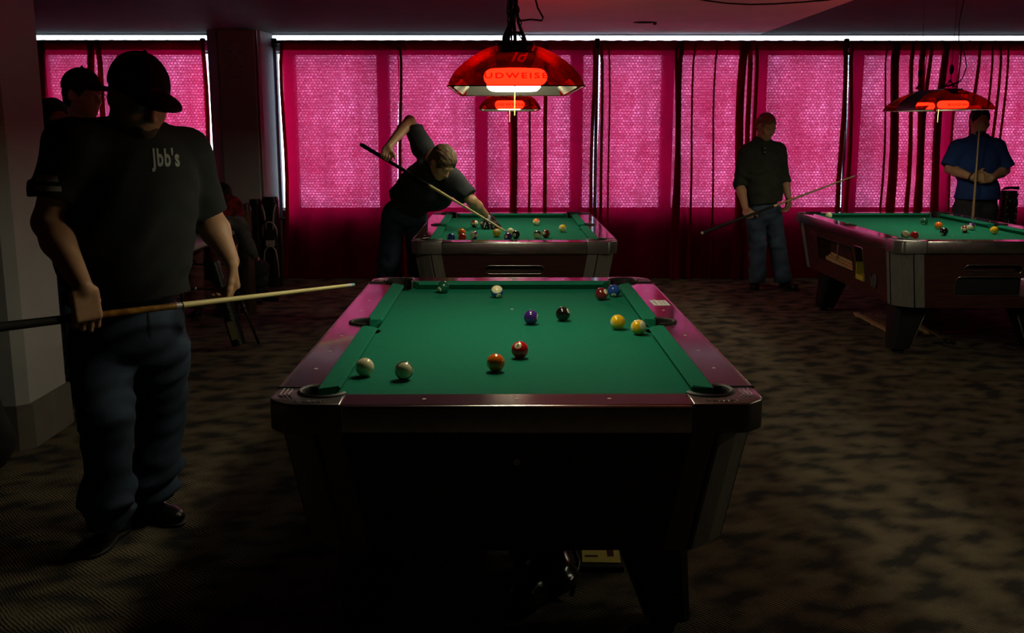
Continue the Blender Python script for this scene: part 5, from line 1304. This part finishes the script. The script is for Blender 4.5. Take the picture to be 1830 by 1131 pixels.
s4 = link_mesh('shirt', Fs.mesh('shirt', .007, folds(.004, 28, 33, axis=(.3, .1, 1))), M['tee_blue'], p4)
trousers('jeans', p4, M['denim_dark'], pel4-up*.03, (.185, .15, .14), (R4, F4, up), [(pel4+A((-.095, 0, -.06)), kR4, aR4-up*.05, .105, .088, .085), (pel4+A((.095, 0, -.06)), kL4, aL4-up*.05, .105, .088, .085)], 41, float(pel4[2]+.12), extra=lambda F: F.cap(pel4-up*.02+A((-.06, 0, 0)), pel4+up*.2+A((-.06, 0, 0)), .128, k=.05) and F.cap(pel4-up*.02+A((.06, 0, 0)), pel4+up*.2+A((.06, 0, 0)), .128, k=.05))
bm = bmesh.new(); wv = nv(wrR4-elR4); q = wrR4-wv*.01; e1 = nv(np.cross(wv, up)); e2_ = np.cross(wv, e1)
tube(bm, [Vector(q+e1*.032*math.cos(a)+e2_*.032*math.sin(a)) for a in [2*PI*i/16 for i in range(17)]], .007, 6, False); obj('wristband', bm, M['leather'], p4, True)
make_shoe(p4, A((aR4[0], Y4+.06, 0)), A((aR4[0]-.04, Y4-.25, 0)), M['leather'], 1, False); make_shoe(p4, A((aL4[0], Y4+.06, 0)), A((aL4[0]+.05, Y4-.25, 0)), M['leather'], 1, False)
settle(p4, (float(pel4[0]), float(pel4[1]), 0))
SEG4 = [(0, .01, 'rubber', 'bumper', .9), (.01, .42, 'wrap', 'butt', 1.0), (.42, .44, 'maple_dull', 'joint_collar', 1.05), (.44, .985, 'maple_dull', 'shaft', 1.1), (.985, 1.0, 'tip_blue', 'tip', .97)]
cue_stick('cue held upright before the chest of the man in blue', cbot, ctop, None, SEG4)

# ===== bystanders at the back left
def bystander(label, hcp, hs, face, up_h, z_ground, Yb, shirt_m, pants_m, cap=None, hairm=None, width=.20, seed=1, glasses=False, seated=None, hair_full=0, dx=0.0, hs_scale=1.0):
    t = thing('person', label, 'person'); Fv = nv((face[0], face[1], 0)); Rv = nv(np.cross(Fv, (0, 0, 1)))
    hfr_ = head_frame(nv(face), nv(up_h)); hcp = A(hcp); s_ = hs_scale
    nbb = hcp-up*.135*s_-Fv*.035+A((dx*.3, 0, 0)); top = nbb-up*.06
    sR, sL = top+Rv*(width-.02)-up*.02, top-Rv*(width-.02)-up*.02
    B = Field(); head(B, hcp, hfr_, s_); neck(B, hcp, hfr_, nbb, s_, .056)
    if seated: pelv = A((top[0]+dx, top[1], seated+.09))-Fv*.02
    else: pelv = A((top[0]+dx, top[1], max(.86, top[2]-.50)))
    ext_ = Fv*.10 if not seated else Fv*.18
    eR, eL = sR+A((0, 0, -.27))+Rv*.03+ext_*.3, sL+A((0, 0, -.27))-Rv*.03+ext_*.3
    wR, wL = eR+A((0, 0, -.20 if not seated else -.05))+ext_*(1. if not seated else 1.1), eL+A((0, 0, -.20 if not seated else -.05))+ext_*(1. if not seated else 1.1)
    B.cap(sR, sL, .05, k=.05); B.cap(pelv, top-up*.1, .10, .09, k=.04); limb_arm(B, sR, eR, wR); limb_arm(B, sL, eL, wL)
    hd = nv(wR-eR); hand(B, wR, hd, nv(-Rv+Fv*.1), nv(Fv), curls=[(25, 30, 20)]*4); hand(B, wL, nv(wL-eL), nv(Rv+Fv*.1), nv(Fv), curls=[(25, 30, 20)]*4)
    if seated:
        kR_, kL_ = A((*(pelv+Fv*.42+Rv*.10)[:2], seated+.06)), A((*(pelv+Fv*.42-Rv*.10)[:2], seated+.06)); aR_, aL_ = A((*(kR_-Fv*.02)[:2], .10)), A((*(kL_-Fv*.02)[:2], .10))
    else:
        aR_, aL_ = A((*(pelv+Rv*.11)[:2], .10)), A((*(pelv-Rv*.11)[:2], .10)); kR_, kL_ = (pelv+Rv*.10+aR_)/2+Fv*.01, (pelv-Rv*.10+aL_)/2+Fv*.01
    limb_leg(B, pelv+Rv*.09-up*.05, kR_, aR_); limb_leg(B, pelv-Rv*.09-up*.05, kL_, aL_)
    link_mesh('body', B.mesh('body', .0065), M['skin'], t)
    if cap: cap_hat(hcp, hfr_, s_*1.04, t, cap, h=.005)
    if hairm: hair(hcp, hfr_, s_*1.02, 'hair', hairm, t, thick=.008 if not cap else .003, seed=seed, full=hair_full, h=.0055)
    Fs = Field(); Fs.cap(sR, sL, .078, k=.05); Fs.ell(top-up*.14, (width-.005, .13, .19), (Rv, Fv, up), k=.07); Fs.cap(top-up*.18, pelv+up*.02, .15, .155, k=.06, flat=1)
    Fs.cap(top, nbb+up*.0, .08, .068, k=.04, flat=1); Fs.cap(sR, sR+(eR-sR)*.75, .076, .068, k=.035, flat=1); Fs.cap(sL, sL+(eL-sL)*.75, .076, .068, k=.035, flat=1)
    link_mesh('shirt', Fs.mesh('shirt', .008, folds(.004, 30, seed)), shirt_m, t)
    trousers('trousers', t, pants_m, pelv-up*.02, (.165, .14, .12), (Rv, Fv, up), [(pelv+Rv*.09-up*.05, kR_, aR_-up*.03, .098, .078, .074), (pelv-Rv*.09-up*.05, kL_, aL_-up*.03, .098, .078, .074)], seed+3, float(pelv[2]+.07), h=.008)
    for a_ in (aR_, aL_): make_shoe(t, A((a_[0], a_[1], 0))-Fv*.06, A((a_[0], a_[1], 0))+Fv*.22, M['leather'], 1, False)
    if glasses:
        r, f, u = hfr_; bm = bmesh.new()
        for q in (-1, 1):
            c = hcp+r*q*.032+f*.108+u*.002; tube(bm, [Vector(c+r*.024*math.cos(a)+u*.017*math.sin(a)) for a in [2*PI*i/18 for i in range(19)]], .0018, 5, False)
            tube(bm, [Vector(hcp+r*q*.056+f*.106+u*.006), Vector(hcp+r*q*.078+f*.09+u*.008), Vector(hcp+r*q*.080-f*.005+u*.006)], .0018, 5)
        tube(bm, [Vector(hcp+r*-.009+f*.110+u*.004), Vector(hcp+r*.009+f*.110+u*.004)], .0018, 5); obj('glasses', bm, M['chrome'], t, True)
    return settle(t, (float(pelv[0]), float(pelv[1]), 0))
bystander('man in a dark cap and glasses looking right, half hidden behind the big man', P_(148, 170, 5.60), 1, (.93, -.32, -.10), (.05, 0, 1), 0, 5.6, M['tee_teal'], M['denim'], cap=M['hair_black'], hairm=M['hair_dark'], width=.20, seed=61, glasses=True, dx=-.02)
bystander('dark-haired person at far left whose head shows beside the near column', P_(97, 216, 5.98), 1, (.7, -.7, -.05), (0, 0, 1), 0, 6.6, M['blackmatte'], M['denim_dark'], hairm=M['hair_dark'], width=.19, seed=71)
# ---------------------------------------------------------------- bystanders' table, coats, cases
bystander('seated woman with long fair hair, partly hidden behind the left arm of the big man', P_(362, 300, 8.62), 1, (.25, -.95, -.1), (0, 0, 1), 0, 8.4, M['blackmatte'], mat('faded pink leggings', (.22, .07, .08), .9), hairm=M['hair_blond'], width=.17, seed=81, seated=.42, hair_full=.16, hs_scale=.95)
bystander('child in a dark cap bent low behind the coats on the table', P_(391, 358, 9.05), 1, (.8, -.5, -.25), (.1, 0, 1), 0, 9.0, M['tee_black'], M['denim_dark'], cap=M['hair_black'], hairm=M['hair_dark'], width=.13, seed=91, seated=.22, hs_scale=.9)
# folding table
ft = thing('folding_table', 'grey folding table behind the big man, heaped with coats', 'table', (-2.44, 7.30, 0))
bm = boxb((0, 0, .725), (.74, 1.84, .035), .008); obj('tabletop', bm, M['tabletop'], ft)
bm = boxb((0, 0, .695), (.66, 1.5, .03), .004); obj('apron', bm, M['black'], ft)
for sy in (-1, 1):
    for sx in (-1, 1):
        bm = bmesh.new(); tube(bm, [(sx*.30, sy*.66, .69), (sx*.30, sy*.68, .02)], .0125, 10); lathe(bm, [(0, 0), (.017, 0), (.017, .03), (.0125, .035), (0, .035)], (sx*.30, sy*.68, 0), 12); obj('leg', bm, M['blackmatte'], ft, True, 40)
    bm = bmesh.new(); tube(bm, [(-.30, sy*.673, .25), (.30, sy*.673, .25)], .008, 8); tube(bm, [(0, sy*.2, .69), (0, sy*.665, .45)], .007, 8); tube(bm, [(-.30, sy*.667, .45), (.30, sy*.667, .45)], .008, 8); obj('brace', bm, M['blackmatte'], ft, True)
def heap(name, label, cat, m, blobs, loc, seed, amp=.012, fz=30, h=.009, cuts=()):
    F = Field()
    for b in blobs: F.ell(b[0], b[1], b[2] if len(b) > 2 else None, k=.05) if len(b[0]) == 3 and not isinstance(b[0][0], tuple) else F.cap(b[0][0], b[0][1], b[1][0], b[1][1], k=.05)
    for c_ in cuts: F.plane(*c_)
    o = link_mesh(name, F.mesh(name, h, folds(amp, fz, seed)), m); o.location = loc; return tag(o, label, cat)
TZ = .7435
heap('red_jacket', 'crumpled red plaid jacket on the folding table', 'jacket', M['red_cloth'], [((0, 0, .06), (.15, .13, .09)), ((.04, .04, .13), (.11, .09, .10)), ((-.08, -.03, .07), (.12, .10, .08)), (((.02, .02, .17), (.09, .05, .13)), (.045, .04))], (-2.24, 8.07, TZ+.012), 4, .010, 26, cuts=[((0, 0, 0), (0, 0, -1))])
heap('grey_hoodie', 'grey fleece hoodie drooping over the corner of the folding table', 'hoodie', M['grey_cloth'], [((0, -.05, .045), (.19, .21, .055)), (((.05, .08, .05), (.20, .13, .02)), (.055, .055)), (((.20, .13, .03), (.262, .14, -.13)), (.055, .045)), (((.262, .14, -.13), (.30, .15, -.22)), (.042, .035))], (-2.25, 7.68, TZ+.014), 6, .009, 30, cuts=[((0, 0, -.26), (0, 0, -1))])
heap('dark_coat', 'dark coat piled at the back of the folding table', 'coat', M['blackmatte'], [((0, 0, .05), (.2, .12, .06)), ((-.1, .05, .06), (.12, .10, .08))], (-2.66, 7.25, TZ+.012), 8, .010, 28, cuts=[((0, 0, 0), (0, 0, -1))])
# tall cases standing against the pier
def tall_case(name, label, cat, x, y, w, d, H_, m, trimm=None):
    t = thing(name, label, cat, (x, y, 0))
    bm = bmesh.new(); prism(bm, rrect(w/2, d/2, d*.42), 0.002, H_-.06, rrect(w/2*.96, d/2*.96, d*.40)); obj('case_body', bm, m, t, True, 40)
    bm = bmesh.new(); prism(bm, rrect(w/2*1.04, d/2*1.04, d*.43), H_-.058, H_-.005, rrect(w/2*.85, d/2*.85, d*.36)); obj('case_cap', bm, M['leather'], t, True, 40)
    bm = bmesh.new(); tube(bm, [(-w*.2, -d/2*1.02, H_*.55), (-w*.2, -d/2-.035, H_*.58), (-w*.2, -d/2-.035, H_*.72), (-w*.2, -d/2*1.0, H_*.75)], .009, 8); obj('case_handle', bm, M['leather'], t, True)
    return t
tc1 = tall_case('cue_case', 'tall black cue case with curved silver piping standing by the grey pier', 'cue case', -2.235, 9.70, .165, .13, .875, M['leather'])
fy = -.068
for nm, pts, r_ in (('silver_piping', [(-.066, fy, .80), (-.045, fy-.006, .72), (-.035, fy-.008, .62), (-.035, fy-.008, .56)], .009), ('silver_piping', [(.066, fy, .80), (.045, fy-.006, .72), (.035, fy-.008, .62), (.035, fy-.008, .56)], .009),
                    ('silver_band', [(-.068, fy, .50), (-.064, fy-.006, .57), (-.035, fy-.012, .625), (0, fy-.014, .635), (.035, fy-.012, .625), (.064, fy-.006, .57), (.068, fy, .50)], .010),
                    ('silver_arch', [(-.070, fy-.002, .10), (-.066, fy-.006, .25), (-.052, fy-.01, .36), (-.02, fy-.012, .40), (.02, fy-.012, .40), (.052, fy-.01, .36), (.066, fy-.006, .25), (.070, fy-.002, .10)], .0075)):
    bm = bmesh.new(); tube(bm, pts, r_, 8); obj(nm, bm, M['silver'], tc1, True)
bm = boxb((0, fy-.004, .43), (.085, .014, .055), .005); obj('silver_plate', bm, M['silver'], tc1)
bm = boxb((0, fy-.004, .22), (.10, .03, .25), .012); obj('pocket', bm, M['leather'], tc1)
tall_case('cue_case', 'plain tall black cue case beside the silver-piped one', 'cue case', -2.385, 9.74, .12, .11, .85, M['leather'])
tall_case('cue_case', 'tall tan leather cue case between the coats and the black cases', 'cue case', -2.42, 9.45, .12, .11, .82, M['tan'])
tall_case('cue_case', 'dark brown cue case standing under the end of the folding table', 'cue case', -2.13, 8.30, .13, .11, .60, mat('brown leather', (.06, .03, .016), .5))
# leaning tube case under the big man's left hand
lc = thing('leaning_case', 'black tube case with brass-coloured panel leaning on the folding table', 'cue case', (-1.84, 6.88, 0))
ax_ = nv((-.16, .02, .62)); e1 = nv(np.cross(ax_, (0, 1, 0))); e2_ = np.cross(e1, ax_)
def along(s, a=0, b=0): return Vector(A((-.005, 0, .030))+ax_*s+A(e1)*a+A(e2_)*b)
bm = bmesh.new(); tube(bm, [along(0), along(.60)], [.050, .046], 16); obj('tube', bm, M['leather'], lc, True, 40)
for a_ in (-.028, .0, .028):
    bm = bmesh.new(); tube(bm, [along(.03, a_, .044), along(.58, a_, .042)], .005, 6); obj('tube_rib', bm, M['blackmatte'], lc, True)
bm = bmesh.new(); f0 = Vector(A((0, -.047, 0)))
q = [along(.05, -.022)+f0, along(.05, .022)+f0, along(.18, .022)+f0, along(.18, -.022)+f0]; bm.faces.new([bm.verts.new(v) for v in q]); bm.faces.new([bm.verts.new(v-Vector((0, .004, 0))) for v in q][::-1]); obj('brass_panel', bm, mat('brassy panel', (.22, .19, .09), .5), lc)
ls = thing('studded_strap', 'black studded strap beside the leaning tube case', 'strap', (-1.73, 6.98, 0))
bm = bmesh.new(); ax2 = A((-.15, .0, .42)); tube(bm, [Vector(A((0, 0, .014))+ax2*t_) for t_ in (0, .5, 1)], .011, 8); st_ = obj('strap', bm, M['leather'], ls, True)
for i in range(10):
    bm = bmesh.new(); bmesh.ops.create_icosphere(bm, subdivisions=1, radius=.008, matrix=Matrix.Translation(Vector(A((0, -.010, .03))+ax2*(.04+.09*i)))); obj('stud', bm, M['black'], st_, True)
# studded case at the far right
rc = tall_case('cue_case', 'tall dark cue case with studded straps beside the man in blue', 'cue case', 4.77, 9.52, .155, .14, .94, M['leather'])
for sx in (-.045, .045):
    bm = boxb((sx, -.074, .55), (.022, .012, .62), .003); s_ = obj('strap', bm, M['black'], rc)
    for k in range(9):
        bm = bmesh.new(); lathe(bm, [(0, -.006), (.005, -.005), (.006, 0), (0, 0)], n=8); bmesh.ops.rotate(bm, verts=bm.verts[:], matrix=Matrix.Rotation(-PI/2, 3, 'X')); bmesh.ops.translate(bm, vec=(sx, -.080, .30+.06*k), verts=bm.verts[:]); obj('stud', bm, M['silver'], s_, True)
for z in (.62, .84):
    bm = bmesh.new(); tube(bm, [(.025*math.cos(a), -.078, z+.014*math.sin(a)) for a in [2*PI*i/14 for i in range(15)]], .004, 6, False); obj('buckle', bm, M['chrome'], rc, True)
for z in (.60, .75, .90):
    bm = bmesh.new(); tube(bm, [(.084*math.cos(a), .076*math.sin(a), z) for a in [2*PI*i/20 for i in range(21)]], .007, 6, False); obj('case_band', bm, M['black'], rc, True)
bm = bmesh.new(); tube(bm, [(-.08, 0, .62), (-.12, -.02, .55), (-.115, -.03, .42), (-.10, -.02, .40)], .006, 6); obj('tassel', bm, M['black'], rc, True)
bm = bmesh.new()
for k in range(3): tube(bm, [(-.08+.01*k, -.02, .945+.008*k), (0, -.04, .958+.006*k), (.085, -.01, .948+.01*k)], .006, 5)
obj('top_lacing', bm, M['black'], rc, True)
heap('black_bag', 'rounded black bag at the far right edge beyond the table', 'bag', M['leather'], [((0, 0, .30), (.20, .15, .30)), ((0, 0, .50), (.15, .12, .28))], (5.06, 9.45, 0), 12, .006, 18, cuts=[((0, 0, .002), (0, 0, -1))])
# low cupboard-like bench? dark bag leaning by the near column
bg_ = thing('soft_case', 'long soft black case leaning by the foot of the near column', 'cue bag', (-2.33, 4.40, 0))
F = Field(); F.cap((-.06, 0, .92), (-.02, 0, .45), .045, .06, k=.05); F.cap((-.02, 0, .45), (.015, 0, .13), .06, .08, k=.05); F.ell((.01, 0, .11), (.09, .07, .12), None, k=.05); F.plane((0, 0, .002), (0, 0, -1))
ob_ = link_mesh('case_body', F.mesh('case_body', .008, folds(.006, 22, 5)), M['blackmatte'], bg_)
bm = bmesh.new(); tube(bm, [(-.04, -.07, .62), (.03, -.12, .55), (.045, -.12, .38), (.02, -.085, .30)], .010, 8); obj('carry_strap', bm, M['leather'], bg_, True)
# under the nearest table: boxed board with a letter, shiny bag
pbx = atZ(1070, 1003, .02); bx = thing('flat_box', 'flat black box with yellow panel and dark red letter, under the nearest table', 'box', (pbx.x, pbx.y+.05, 0), -.05)
bm = boxb((-.02, .02, .010), (.22, .23, .018), .003); obj('box_body', bm, M['blackmatte'], bx)
bm = boxb((.012, .02, .0205), (.135, .16, .002), .0006); yp = obj('yellow_panel', bm, mat('yellow card', (.85, .72, .16), .7), bx)
bm = bmesh.new(); box(bm, (.047, .045, .0222), (.022, .110, .001)); obj('red_stroke', bm, mat('dark red ink', (.09, .01, .008), .7), yp)
bm = bmesh.new(); box(bm, (-.022, -.010, .0222), (.045, .014, .001)); obj('red_stroke', bm, mat('dark red ink', (.09, .01, .008), .7), yp)
sb = thing('leather_bag', 'shiny black leather bag with straps lying under the nearest table', 'bag', (.12, 3.18, 0))
F = Field(); F.ell((0, .1, .10), (.10, .17, .11), None, k=.04); F.ell((.05, -.06, .07), (.07, .10, .075), None, k=.04); F.cap((-.06, -.2, .05), (.02, -.02, .06), .05, .06, k=.04); F.plane((0, 0, .002), (0, 0, -1))
link_mesh('bag_body', F.mesh('bag_body', .006, folds(.007, 36, 2)), mat('glossy black leather', (.008, .007, .008), .18), sb)
bm = bmesh.new(); tube(bm, [(.0, .18, .18), (.09, .10, .16), (.13, -.02, .09), (.10, -.12, .02)], .008, 8); obj('bag_strap', bm, M['leather'], sb, True)
bm = bmesh.new(); tube(bm, [(.02+.012*math.cos(a), -.02, .145+.012*math.sin(a)) for a in [2*PI*i/12 for i in range(13)]], .003, 6, False); obj('bag_ring', bm, M['chrome'], sb, True)
# wooden frame pieces under the right-hand table
wf = thing('wooden_rack', 'light wooden slatted frame lying on the carpet under the right-hand table', 'wooden frame', (3.03, 7.70, 0), 0)
for x_, w_, nm_, mt_ in ((-.14, .04, 'side_slat', 'lightwood'), (.14, .04, 'side_slat', 'lightwood'), (-.055, .05, 'inner_slat', 'tan'), (.045, .05, 'inner_slat', 'tan')):
    bm = boxb((x_, 0, .020), (w_, .82, .020), .003); obj(nm_, bm, M[mt_], wf)
for y_ in (-.36, 0, .36):
    bm = boxb((0, y_, .006), (.31, .05, .010), .001); obj('cross_slat', bm, M['lightwood'], wf)
sc_ = atZ(1688, 612, .02)
st2 = thing('stand_foot', 'small black folding stand with a thin rod on the carpet under the right-hand table', 'stand', (sc_.x, sc_.y, 0))
bm = bmesh.new()
for a in (0.3, 2.4, 4.5): tube(bm, [(0, 0, .035), (.09*math.cos(a), .06*math.sin(a), .011)], [.014, .010], 8)
obj('stand_legs', bm, M['black'], st2, True)
bm = bmesh.new(); tube(bm, [(0, 0, .035), (-.14, .16, .13)], .007, 8); obj('stand_rod', bm, M['tan'], st2, True)
